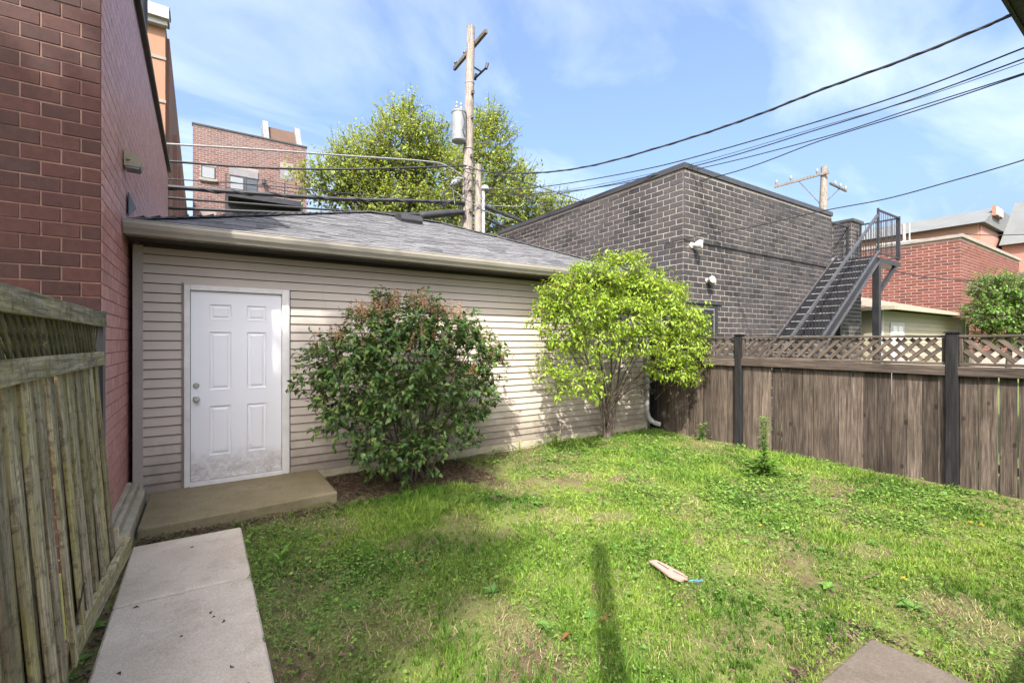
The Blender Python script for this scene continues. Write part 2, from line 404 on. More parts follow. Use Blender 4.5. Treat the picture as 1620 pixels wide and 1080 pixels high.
M['mortar_grey'] = m_simple('mortar_grey', (0.27, 0.235, 0.215), (0.2, 0.175, 0.16), 5, 0.95, 90, 0.3)
M['brightbrick'] = m_brick('brick_scarlet', [(0.11, 0.034, 0.025), (0.135, 0.041, 0.03), (0.16, 0.052, 0.038), (0.09, 0.032, 0.027)], None)
M['mortar_pale'] = m_simple('mortar_pale', (0.33, 0.265, 0.22), None, 5, 0.95, 90, 0.2)
M['capstone'] = m_simple('cap_stone', (0.25, 0.225, 0.195), (0.19, 0.17, 0.15), 3, 0.9)
M['fence'] = m_wood('cedar_grey_brown', (0.033, 0.025, 0.0195), (0.165, 0.128, 0.10), var=0.45)
M['fence_h'] = m_wood('cedar_rail', (0.038, 0.029, 0.023), (0.135, 0.107, 0.085), axis=1)
M['lattice'] = m_wood('lattice_cedar', (0.05, 0.038, 0.029), (0.15, 0.118, 0.092), axis=0, knots=False)
M['postdark'] = m_wood('post_dark_stain', (0.010, 0.010, 0.010), (0.026, 0.025, 0.025), knots=False, var=0.1)
M['oldfence'] = m_wood('old_fence_mossy', (0.13, 0.107, 0.068), (0.60, 0.51, 0.355), (0.33, 0.295, 0.06), 0.55, knots=False, streak=14, var=0.4)
M['oldrail'] = m_wood('old_rail_mossy', (0.16, 0.13, 0.072), (0.54, 0.48, 0.34), (0.31, 0.28, 0.06), 0.6, knots=False, axis=1)
M['oldlattice'] = m_wood('old_lattice_mossy', (0.06, 0.053, 0.03), (0.17, 0.155, 0.09), (0.085, 0.09, 0.024), 0.7, knots=False, axis=0)
M['walk'] = m_concrete('walkway_concrete', (0.47, 0.395, 0.305), (0.60, 0.52, 0.42), (0.33, 0.27, 0.205))
M['stoop'] = m_concrete('stoop_concrete', (0.17, 0.142, 0.08), (0.235, 0.20, 0.125), (0.10, 0.085, 0.045))
M['ledge'] = m_concrete('ledge_concrete', (0.32, 0.29, 0.20), (0.42, 0.39, 0.30), (0.18, 0.16, 0.085), 0.95, 2)
M['pad'] = m_concrete('patio_concrete', (0.10, 0.083, 0.066), (0.135, 0.112, 0.09), (0.065, 0.053, 0.042))
M['asphalt'] = m_concrete('alley_asphalt', (0.06, 0.06, 0.062), (0.08, 0.078, 0.076), (0.045, 0.045, 0.045))
M['ground'] = m_ground()
M['polewood'] = m_wood('utility_pole_wood', (0.15, 0.128, 0.108), (0.32, 0.28, 0.245), knots=False, var=0.05)
M['polewood2'] = m_wood('crossarm_wood', (0.07, 0.06, 0.05), (0.14, 0.12, 0.10), knots=False, axis=1)
M['wire'] = m_simple('cable_black', (0.025, 0.025, 0.028), None, 8, 0.6, 60, 0.0)
M['wiregrey'] = m_simple('cable_grey', (0.22, 0.22, 0.22), None, 8, 0.5, 60, 0.0)
M['greymetal'] = m_simple('transformer_grey', (0.20, 0.21, 0.215), (0.16, 0.17, 0.175), 5, 0.45, 60, 0.0)
M['white'] = m_simple('white_paint', (0.38, 0.38, 0.37), (0.32, 0.32, 0.305), 4, 0.5, 40, 0.05)
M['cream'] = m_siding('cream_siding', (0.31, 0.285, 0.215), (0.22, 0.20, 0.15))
M['tanroof'] = m_brick('tan_shingle', [(0.19, 0.145, 0.11), (0.25, 0.195, 0.15)], None, 1, 0.9, 0.2)
M['greyroof'] = m_simple('grey_shingle_far', (0.10, 0.105, 0.105), (0.125, 0.13, 0.128), 0.8, 0.9, 20, 0.3)
M['orange'] = m_simple('orange_brick_far', (0.27, 0.15, 0.095), (0.23, 0.125, 0.08), 0.5, 0.85, 30, 0.2)
M['orange2'] = m_simple('orange_brick_side', (0.28, 0.145, 0.095), (0.24, 0.125, 0.085), 0.6, 0.85, 30, 0.2)
M['pinkstucco'] = m_simple('pink_stucco', (0.31, 0.165, 0.125), (0.28, 0.15, 0.115), 0.4, 0.9, 30, 0.2)
M['glass'] = m_glass('window_glass'); M['paleglass'] = m_glass('blind_window', (0.20, 0.215, 0.22), 0.2)
M['fixture'] = m_simple('fixture_tan', (0.36, 0.32, 0.21), (0.30, 0.27, 0.18), 6, 0.5, 40, 0.05)
M['lampwhite'] = m_simple('lamp_white', (0.7, 0.69, 0.64), (0.5, 0.47, 0.42), 9, 0.5, 40, 0.05)
M['darkpaint'] = m_simple('dark_paint', (0.012, 0.012, 0.014), (0.018, 0.018, 0.02), 5, 0.6, 40, 0.05)
M['nosing'] = m_simple('worn_steel', (0.26, 0.26, 0.27), (0.18, 0.18, 0.19), 8, 0.5, 40, 0.05)
M['handrail'] = m_simple('rail_grey', (0.06, 0.06, 0.066), (0.042, 0.042, 0.046), 6, 0.35, 40, 0.05)
M['lampgrey'] = m_simple('lamp_grey', (0.42, 0.39, 0.36), (0.3, 0.28, 0.26), 9, 0.5, 40, 0.05)
M['bark'] = m_simple('bark_brown', (0.085, 0.065, 0.05), (0.14, 0.115, 0.09), 20, 0.95, 60, 0.6)
M['leaf_dark'] = m_leaf('leaf_dark_green', [(0.024, 0.062, 0.014), (0.04, 0.095, 0.02), (0.07, 0.14, 0.028), (0.11, 0.18, 0.038), (0.16, 0.20, 0.05)], 0.3)
M['leaf_lime'] = m_leaf('leaf_lime', [(0.12, 0.21, 0.015), (0.20, 0.31, 0.02), (0.26, 0.38, 0.03), (0.31, 0.40, 0.06)], 0.42)
M['leaf_tree'] = m_leaf('leaf_tree', [(0.10, 0.155, 0.024), (0.17, 0.24, 0.036), (0.24, 0.31, 0.05), (0.29, 0.34, 0.075)], 0.5)
M['leaf_mid'] = m_leaf('leaf_mid', [(0.06, 0.13, 0.02), (0.10, 0.20, 0.03), (0.15, 0.26, 0.04)], 0.35)
M['leaf_weed'] = m_leaf('leaf_weed', [(0.07, 0.16, 0.03), (0.11, 0.23, 0.045), (0.15, 0.29, 0.05)], 0.35)
M['seed'] = m_leaf('seed_heads', [(0.26, 0.14, 0.07), (0.36, 0.21, 0.11), (0.30, 0.19, 0.125)], 0.2)
M['grass'] = m_vcol('grass_blades', 0.35); M['clover'] = m_vcol('clover_leaves', 0.3)
M['mulch'] = m_brick('mulch_chips', [(0.03, 0.018, 0.012), (0.05, 0.03, 0.021), (0.08, 0.05, 0.034), (0.15, 0.10, 0.07)], None)
M['deadleaf'] = m_leaf('dead_leaf', [(0.20, 0.08, 0.04), (0.26, 0.12, 0.06)], 0.15)
M['board_pink'] = m_simple('scrap_pink_wood', (0.36, 0.235, 0.195), (0.30, 0.19, 0.155), 12, 0.7)
M['blue'] = m_simple('blue_plastic', (0.03, 0.2, 0.6), None, 9, 0.4)
M['yellow'] = m_simple('dandelion_yellow', (0.75, 0.42, 0.01), None, 30, 0.7)
M['brownbrick'] = m_brick('brown_brick_far', [(0.095, 0.046, 0.04), (0.125, 0.066, 0.056), (0.155, 0.08, 0.066)], (0.15, 0.13, 0.125), 0.16)
M['stone'] = m_simple('grey_stone', (0.18, 0.177, 0.183), (0.145, 0.142, 0.147), 3, 0.8)
M['rooftile'] = m_simple('roof_rust', (0.085, 0.05, 0.033), (0.07, 0.042, 0.029), 2, 0.85)


# ================================================================ THE SETTING
def build_ground():
    xs = np.unique(np.round(np.concatenate([np.linspace(-300, -4, 12), np.arange(-4, 10, 0.14), np.linspace(10, 400, 16)]), 3))
    ys = np.unique(np.round(np.concatenate([np.linspace(-200, -3, 10), np.arange(-3, 8, 0.14), np.linspace(8, 500, 16)]), 3))
    X, Y = np.meshgrid(xs, ys); Z = ground_z(X, Y)
    inside = ((X > -3) & (X < 9) & (Y > -2) & (Y < 7))
    Z = Z + np.where(inside, 0.010*rng.standard_normal(Z.shape), 0)
    n = len(xs); V = np.stack([X, Y, Z], -1).reshape(-1, 3)
    i, j = np.meshgrid(np.arange(len(xs)-1), np.arange(len(ys)-1)); a = (j*n+i).ravel()
    me = fast_mesh('ground', V, [np.stack([a, a+1, a+n+1, a+n], -1)]); me.materials.append(M['ground'])
    me.polygons.foreach_set('use_smooth', [True]*len(me.polygons))
    o = bpy.data.objects.new('ground', me); link(o); tag(o, kind='structure')
build_ground()
tag(MB().box((-120, 13.3, -1.85), (150, 17.3, -1.72+0.03)).build('alley', M['asphalt']), kind='structure')

# walkway: separate concrete slabs
walk = MB().box((-0.455, 0.2, -1.80), (0.295, 4.84, -1.735)).build('walkway', M['ground']); tag(walk, kind='structure')
for (y0, y1, dz) in ((0.2, 1.30, 0.0), (1.32, 2.50, 0.003), (2.515, 3.785, 0.0), (3.80, 4.83, 0.004)):
    piece('concrete_slab', (-0.08, (y0+y1)/2, -1.695+dz), (0.76, y1-y0, 0.07), M['walk'], walk, rot=(0, 0.006, 0), ch=0.012)
st_poly = [(-0.455, 5.07), (1.21, 5.16), (1.20, 6.165), (-0.44, 6.165)]
mb = MB()
top = [Vector((x, y, -1.575 - (6.165-y)*0.02)) for x, y in st_poly]; bot = [Vector((x, y, -1.80)) for x, y in st_poly]
mb.add(bot+top, [(3,2,1,0), (4,5,6,7), (0,1,5,4), (1,2,6,5), (2,3,7,6), (3,0,4,7)])
stoop = mb.build('stoop', M['stoop']); tag(stoop, kind='structure')
bv = stoop.modifiers.new('b', 'BEVEL'); bv.width = 0.016; bv.segments = 2
pad = MB().box((1.2, -1.6, -1.80), (3.2, 1.09, -1.695)).build('patio', M['pad']); tag(pad, kind='structure')
bv = pad.modifiers.new('b', 'BEVEL'); bv.width = 0.012; bv.segments = 2

# footing ledge beside the brick building
led = MB()
prof = [(-0.628, -1.80), (-0.628, -1.44), (-0.585, -1.445), (-0.582, -1.465), (-0.567, -1.465), (-0.563, -1.45), (-0.535, -1.455), (-0.531, -1.525), (-0.475, -1.535), (-0.47, -1.80)]
ys_ = [4.74, 4.9, 5.1, 5.35, 5.6, 5.85, 6.16]
for a, b in zip(ys_[:-1], ys_[1:]):
    ja, jb = random.Random(int(a*100)), random.Random(int(b*100))
    pa = [Vector((x+ja.uniform(-.002,.002), a, z+ja.uniform(-.003,.003))) for x, z in prof]; pb = [Vector((x+jb.uniform(-.002,.002), b, z+jb.uniform(-.003,.003))) for x, z in prof]
    n = len(prof); fs = [(i, (i+1) % n, n+(i+1) % n, n+i) for i in range(n)]
    if a == ys_[0]: fs.append(tuple(range(n))[::-1])
    led.add(pa+pb, fs)
o = led.build('footing_ledge', M['ledge']); tag(o, 'mossy grooved concrete footing along the base of the mauve brick side wall', 'footing')

# ================================================================ generic brick facing
def brick_face(parent, P0, ud, nd, length, z0, z1, L, H, mort, mat, nmax, skip=None, depth=0.02, proud=None, ch=0.0025, tag_name='brick', visible=None, jit=1.0):
    """courses of bricks along ud (unit vector) from P0, facing nd. the nmax nearest visible become objects"""
    ud = Vector(ud); nd = Vector(nd); ang = math.atan2(ud.y, ud.x)
    items = []; nrow = int((z1-z0)/H)
    for r in range(nrow):
        zc = z0 + (r+0.5)*H; off = (r % 2)*L/2
        x = -off
        while x < length:
            a, b = max(x, 0)+mort/2, min(x+L, length)-mort/2; x += L
            if b-a < 0.03: continue
            if a <= mort: a = 0.0
            if b >= length-mort: b = length
            ok = True
            if skip:
                for (s0, s1, q0, q1) in skip:
                    if zc > q0 and zc < q1 and b > s0 and a < s1:
                        if a < s0 and s0-a > 0.05: b = s0
                        elif b > s1 and b-s1 > 0.05: a = s1
                        else: ok = False
            if not ok: continue
            pr = proud((a+b)/2, zc) if proud else 0.0
            c = Vector(P0) + ud*((a+b)/2) + Vector((0,0,zc-P0[2])) + nd*(pr + 0.006 - depth/2 + jit*random.uniform(-0.003, 0.002))
            items.append((c, round(b-a, 3)))
    def key(it):
        u, v, f = proj(it[0]); s = 0 if (0 <= u <= 1620 and 0 <= v <= 1080) else 1000
        if visible and not visible(u, v, it[0]): s += 500
        return s + f
    items.sort(key=key)
    rot = (0, 0, ang)
    for c, l in items[:nmax]: piece(tag_name, c+Vector((0, 0, random.uniform(-.0012, .0012))), (l, depth, H-mort), mat, parent, rot=(random.uniform(-.008, .008), random.uniform(-.006, .006), ang+random.uniform(-.006, .006)), ch=ch)
    mb = MB(); RM = Matrix.Rotation(ang, 3, 'Z')
    for c, l in items[nmax:]:
        M4 = Matrix.Translation(c) @ Matrix.Rotation(ang, 4, 'Z')
        mb.box((-l/2, -depth/2, -(H-mort)/2), (l/2, depth/2, (H-mort)/2), M4)
    if mb.f:
        o = mb.build('brick_courses', mat, parent); tag(o, kind='stuff')

# ================================================================ LEFT BRICK BUILDING
XW, YC = -0.63, 4.67
bl = thing('brick_building', (-2.2, 8.9, -1.75), 'two storey oxblood brick building with mauve side wall beside the garage', 'building')
MB().box((-4.0, YC, -1.80), (XW, 13.2, 3.86)).build('wall_core', M['mortar_red'], bl)
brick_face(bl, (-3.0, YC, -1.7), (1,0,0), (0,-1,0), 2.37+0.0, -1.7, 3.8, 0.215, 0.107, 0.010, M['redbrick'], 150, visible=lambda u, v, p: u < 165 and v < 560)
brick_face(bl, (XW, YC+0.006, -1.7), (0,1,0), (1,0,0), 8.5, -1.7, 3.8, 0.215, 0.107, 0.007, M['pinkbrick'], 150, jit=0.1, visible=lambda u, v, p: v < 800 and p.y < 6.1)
MB().box((-4.05, YC-0.05, 3.865), (XW+0.05, 13.25, 3.93)).build('coping', M['coping'], bl)
o = MB().box((XW+0.0505, YC-0.045, 3.875), (XW+0.062, 13.245, 3.925)).build('coping_edge', M['capstone'], bl)
# grey flashing where the garage roof meets the wall
p = atX(205, 320, XW+0.02); 
MB().prism([(XW+0.02, 6.05, 1.26), (XW+0.02, 6.75, 1.50), (XW+0.02, 6.05, 1.50)], (0,0,0), (0.006,0,0)).build('roof_flashing', M['coping'], bl)
# vent stack on its roof
vs_ = MB().tube([(-0.80, 9.3, 3.93), (-0.78, 9.3, 5.2), (-0.79, 9.3, 6.6)], 0.085, 14).build('vent_stack', M['blackmetal'], None, True)
tag(vs_, 'black metal vent stack on the left brick building roof', 'vent stack')

# wall light on the side wall
fx = thing('wall_light', (XW+0.01, 5.85, 1.72), 'tan wedge shaped wall light high on the mauve brick side wall', 'wall light')
q = [(XW+0.015, 0, 1.845), (XW+0.13, 0, 1.80), (XW+0.15, 0, 1.73), (XW+0.14, 0, 1.69), (XW+0.015, 0, 1.69)]
MB().prism([(a, 5.78, c) for a, b, c in q], (0,0,0), (0, 0.19, 0)).build('housing', M['fixture'], fx)
MB().box((XW+0.025, 5.79, 1.672), (XW+0.13, 5.955, 1.6895)).build('lens', M['paleglass'], fx)
MB().lathe([(0.0, 5.752), (0.014, 5.752), (0.016, 5.7795), (0, 5.7795)], (XW+0.05, 0, 1.755), 'Y', 10).build('photocell', M['fixture'], fx, True)

# ================================================================ GARAGE
GX0, GX1, GY, GYB = -0.58, 7.28, 6.18, 11.8
ga = thing('garage', (3.35, 9.0, -1.75), 'beige vinyl sided garage with grey hip roof and white entry door', 'garage')
MB().box((GX0+0.02, GY+0.015, -1.80), (GX1-0.02, GYB, 1.02)).build('wall_core', M['soffit'], ga)
MB().box((GX0, GY-0.02, -1.85), (GX1, GY+0.014, -1.60)).build('foundation', M['ledge'], ga)
DX0, DX1, DZ0, DZ1 = -0.154, 0.887, -1.575, 0.616
pitch = 0.1005; ztop = 1.012; nrow = 26
def siding_piece(x0, x1, zt, h, par=ga, mat='siding', y=GY):
    mb = MB(); pr = [(y, zt-0.002), (y-0.004, zt-0.002), (y-0.020, zt-h+0.012), (y-0.020, zt-h+0.006), (y-0.004, zt-h+0.006), (y, zt-h+0.006)]
    mb.prism([(0, a, b) for a, b in pr], (x0, 0, 0), (x1, 0, 0)); return mb.build('siding_plank', M[mat], par)
seams = [2.9, 4.1, 5.4, 3.5, 4.8]
for r in range(nrow):
    zt = ztop - r*pitch; zb = zt - pitch
    if zb < -1.62: break
    x0 = GX0+0.06; x1 = GX1-0.055
    sm = seams[(r//2) % 5]
    if zb < DZ1 - 0.02:
        siding_piece(x0, DX0-0.022, zt, pitch); siding_piece(DX1+0.012, sm, zt, pitch); siding_piece(sm+0.001, x1, zt-0.001, pitch)
    else:
        siding_piece(x0, sm, zt, pitch); siding_piece(sm+0.001, x1, zt-0.001, pitch)
for x in (GX0, GX1-0.075): MB().box((x-0.004, GY-0.026, -1.59 if x < 0 else -1.72), (x+0.08, GY+0.06, 1.0)).build('corner_post', M['cornerpost'], ga)
MB().box((DX0-0.02, GY-0.03, DZ0), (DX0-0.003, GY+0.01, DZ1+0.02)).build('side_channel', M['channel'], ga)
# lower right siding strip close to the soil
for k in range(1): siding_piece(1.3, GX1-0.055, -1.603, 0.11)
# soffit, fascia, gutter
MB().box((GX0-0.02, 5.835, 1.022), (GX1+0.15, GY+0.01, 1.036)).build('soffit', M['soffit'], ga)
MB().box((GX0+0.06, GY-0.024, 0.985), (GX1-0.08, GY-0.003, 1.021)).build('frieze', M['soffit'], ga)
MB().box((GX0-0.02, 5.815, 1.024), (GX1+0.15, 5.834, 1.135)).build('fascia', M['gutter'], ga)
gp = [(y_, z_-0.045) for y_, z_ in ((5.813, 1.205), (5.813, 1.075), (5.735, 1.075), (5.722, 1.10), (5.70, 1.13), (5.685, 1.17), (5.685, 1.197), (5.680, 1.203), (5.688, 1.210), (5.698, 1.203), (5.692, 1.17), (5.708, 1.135), (5.73, 1.106), (5.74, 1.083), (5.806, 1.083), (5.806, 1.205))]
MB().prism([(0, a, b) for a, b in gp], (GX0-0.035, 0, 0), (GX1+0.17, 0, 0)).build('gutter', M['gutter'], ga)
# downspout
ds = MB(); 
def rect_tube(mb, pts, w, d):
    for a, b in zip(pts[:-1], pts[1:]): mb.beam(a, b, w, d, up=Vector((1,0,0)) if abs((Vector(b)-Vector(a)).normalized().x) < 0.9 else Vector((0,0,1)), ch=0.008)
DSX = 7.22
rect_tube(ds, [(DSX, 5.76, 1.08), (DSX, 5.80, 1.00), (DSX, 6.10, 0.84), (DSX, 6.11, 0.70)], 0.06, 0.08)
rect_tube(ds, [(DSX, 6.11, 0.74), (DSX, 6.11, -1.38)], 0.06, 0.08)
rect_tube(ds, [(DSX, 6.11, -1.36), (DSX+0.02, 6.08, -1.48), (DSX+0.07, 6.02, -1.56), (DSX+0.17, 5.92, -1.60)], 0.062, 0.082)
for z in (0.3, -0.9): ds.box((DSX-0.05, 6.07, z), (DSX+0.05, 6.15, z+0.03))
ds.build('downspout', M['white'], ga)
# small hose bib pipe near the base
MB().tube([(5.02, 6.15, -1.35), (5.02, 6.09, -1.35), (5.02, 6.07, -1.40), (5.02, 6.08, -1.62)], 0.014, 8).build('drain_pipe', M['channel'], ga)

# --- hip roof
E0, E1, EF, EB, EZ, SL = GX0-0.02, GX1+0.17, 5.755, 12.2, 1.150, 0.405
hw = (EB-EF)/2; RZ = EZ + SL*hw; RY = (EF+EB)/2
A, B_, C, D = Vector((E0,EF,EZ)), Vector((E1,EF,EZ)), Vector((E1,EB,EZ)), Vector((E0,EB,EZ)); R0, R1 = Vector((E0+hw,RY,RZ)), Vector((E1-hw,RY,RZ))
roof = MB().add([A,B_,C,D,R0,R1], [(0,1,5,4),(1,2,5),(2,3,4,5),(3,0,4),(3,2,1,0)]).build('roof', M['roofbase'], ga)
cs = 1/math.sqrt(1+SL*SL); nrm = Vector((0, -SL*cs, cs)); sd = Vector((0, cs, SL*cs))
sl_len = hw/cs; expo = 0.125; shingles = []
r = 0; d = -0.02
while d < sl_len-0.05:
    yh = max(d, 0)*cs; xl, xr = E0+yh, E1-yh; x = xl - random.uniform(0, 0.2)
    while x < xr:
        w = random.choice((0.14, 0.18, 0.22, 0.27, 0.32)); a, b = max(x, xl), min(x+w, xr); x += w
        if b-a < 0.04: continue
        th = random.choice((0.006, 0.006, 0.011))
        c = Vector(((a+b)/2, EF, EZ)) + sd*(d+expo*0.62) + nrm*(0.006+th/2)
        shingles.append((c, (round((b-a)-0.003, 2), round(expo*1.24, 3), th)))
    d += expo; r += 1
RMs = Matrix.Rotation(math.atan(SL), 4, 'X') @ Matrix.Rotation(-0.045, 4, 'X')
shingles.sort(key=lambda it: proj(it[0])[2])
for c, s in shingles[:290]: piece('shingle', None, s, M['shingle'], roof, ch=0.0015, M=Matrix.Translation(c) @ RMs)
mb = MB()
for c, s in shingles[290:]:
    mb.box((-s[0]/2, -s[1]/2, -s[2]/2), (s[0]/2, s[1]/2, s[2]/2), Matrix.Translation(c) @ RMs)
# the other slopes
def slope_shingles(mb, P, along, up, nr, length_fn, maxd):
    d = 0.0
    while d < maxd:
        l0, l1 = length_fn(d); x = l0
        while x < l1:
            w = random.choice((0.2, 0.28, 0.35)); e = min(x+w, l1)
            if e-x > 0.04:
                Mx = Matrix((along, up, nr)).transposed().to_4x4(); Mx.translation = P + along*((x+e)/2) + up*(d+0.08) + nr*random.uniform(0.010, 0.014)
                mb.box((-(e-x)/2+0.002, -0.08, -0.004), ((e-x)/2-0.002, 0.08, 0.004), Mx)
            x += w
        d += expo
slope_shingles(mb, B_, Vector((0,1,0)), Vector((-cs,0,SL*cs)), Vector((SL*cs,0,cs)), lambda d: (d*cs, (EB-EF)-d*cs), sl_len-0.1)
slope_shingles(mb, A, Vector((0,1,0)), Vector((cs,0,SL*cs)), Vector((-SL*cs,0,cs)), lambda d: (d*cs, (EB-EF)-d*cs), sl_len-0.1)
o = mb.build('shingle_courses', M['shingle'], roof); tag(o, kind='stuff')
# ridge and hip caps
mb = MB()
for a, b in ((A, R0), (B_, R1), (R0, R1)):
    L = (b-a).length; n = int(L/0.14)
    for i in range(n):
        p0 = a.lerp(b, i/n); p1 = a.lerp(b, min((i+1.3)/n, 1.0)); mb.beam(p0+Vector((0,0,0.022)), p1+Vector((0,0,0.014)), 0.2, 0.010)
mb.build('ridge_cap', M['shingle'], roof)
# box vent on the roof
rv = MB()
vp = Vector((3.30, 8.56, EZ+SL*(8.56-EF)))
RV = Matrix.Translation(vp) @ Matrix.Rotation(math.atan(SL), 4, 'X')
rv.prism([RV @ Vector(q) for q in ((-0.2,-0.2,0.0),(-0.2,-0.2,0.08),(-0.2,-0.13,0.15),(-0.2,0.05,0.14),(-0.2,0.2,0.05),(-0.2,0.2,0.0))], (0,0,0), (0.42,0,0))
o = rv.build('roof_vent', M['blackmetal'], ga)

# --- door
TW = 0.057
for (a, b) in (((DX0, GY-0.035, DZ0), (DX0+TW, GY+0.012, DZ1)), ((DX1-TW-0.025, GY-0.035, DZ0), (DX1, GY+0.012, DZ1)), ((DX0+TW+0.0005, GY-0.035, DZ1-TW), (DX1-TW-0.0255, GY+0.012, DZ1))):
    o = MB().box(a, b).build('door_trim', M['trim'], ga); bv = o.modifiers.new('b', 'BEVEL'); bv.width = 0.006; bv.segments = 2
for x0, x1 in ((DX0+0.01, DX0+0.028), (DX1-0.04, DX1-0.02)):
    MB().box((x0, GY-0.041, DZ0), (x1, GY-0.0352, DZ1-0.02)).build('trim_bead', M['trim'], ga)
SX0, SX1, SZ0, SZ1 = DX0+TW+0.004, DX1-TW-0.029, -1.53, DZ1-TW-0.004
MB().box((DX0+TW, GY-0.05, DZ0), (DX1-TW-0.025, GY+0.03, SZ0-0.006)).build('threshold', M['trim'], ga)
yf = GY+0.002; W_, H_ = SX1-SX0, SZ1-SZ0
dm = MB(); dm.box((SX0, yf+0.012, SZ0), (SX1, yf+0.045, SZ1))
fx0 = [0.187, 0.594]; fx1 = [0.431, 0.824]; fz = [(0.066, 0.152), (0.212, 0.527), (0.608, 0.876)]
colx = [SX0] + [SX0+W_*f for pr_ in zip(fx0, fx1) for f in pr_] + [SX1]
rowz = [SZ1] + [SZ1-H_*f for pr_ in fz for f in pr_] + [SZ0]
for k in (0, 2, 4): dm.box((colx[k], yf, SZ0), (colx[k+1], yf+0.0119, SZ1))
for c in (1, 3):
    for k in (0, 2, 4, 6): dm.box((colx[c], yf, rowz[k+1]), (colx[c+1], yf+0.0119, rowz[k]))
door = dm.build('door', M['door'], ga)
for c in (1, 3):
    for k in (1, 3, 5):
        x0, x1, z1, z0 = colx[c], colx[c+1], rowz[k], rowz[k+1]
        pm = MB(); i1, i2, i3 = 0.014, 0.030, 0.048
        def ringv(i, y): return [(x0+i, y, z0+i), (x1-i, y, z0+i), (x1-i, y, z1-i), (x0+i, y, z1-i)]
        V = ringv(0.0, yf-0.0025) + ringv(0.006, yf-0.0025) + ringv(i1, yf+0.0105) + ringv(i2, yf+0.0105) + ringv(i3, yf+0.002)
        fs = []
        for rr in range(4):
            for q in range(4): fs.append((rr*4+q, rr*4+(q+1) % 4, rr*4+4+(q+1) % 4, rr*4+4+q))
        fs.append((16, 17, 18, 19)); pm.add(V, fs).build('door_panel', M['door'], door)
for hz in (SZ0+0.2, (SZ0+SZ1)/2, SZ1-0.2): MB().box((SX1-0.004, yf-0.012, hz-0.05), (SX1+0.010, yf-0.0005, hz+0.05)).build('hinge', M['chrome'], door)
kx = SX0+0.056*W_; kz = SZ1-0.568*H_; bz = SZ1-0.497*H_
MB().lathe([(0, -0.062), (0.018, -0.062), (0.028, -0.052), (0.029, -0.04), (0.018, -0.026), (0.013, -0.012), (0.033, -0.008), (0.034, 0.0)], (kx, yf, kz), 'Y', 20).build('knob', M['chrome'], door, True)
MB().lathe([(0, -0.022), (0.02, -0.022), (0.027, -0.016), (0.031, 0.0)], (kx, yf, bz), 'Y', 20).build('deadbolt', M['chrome'], door, True)

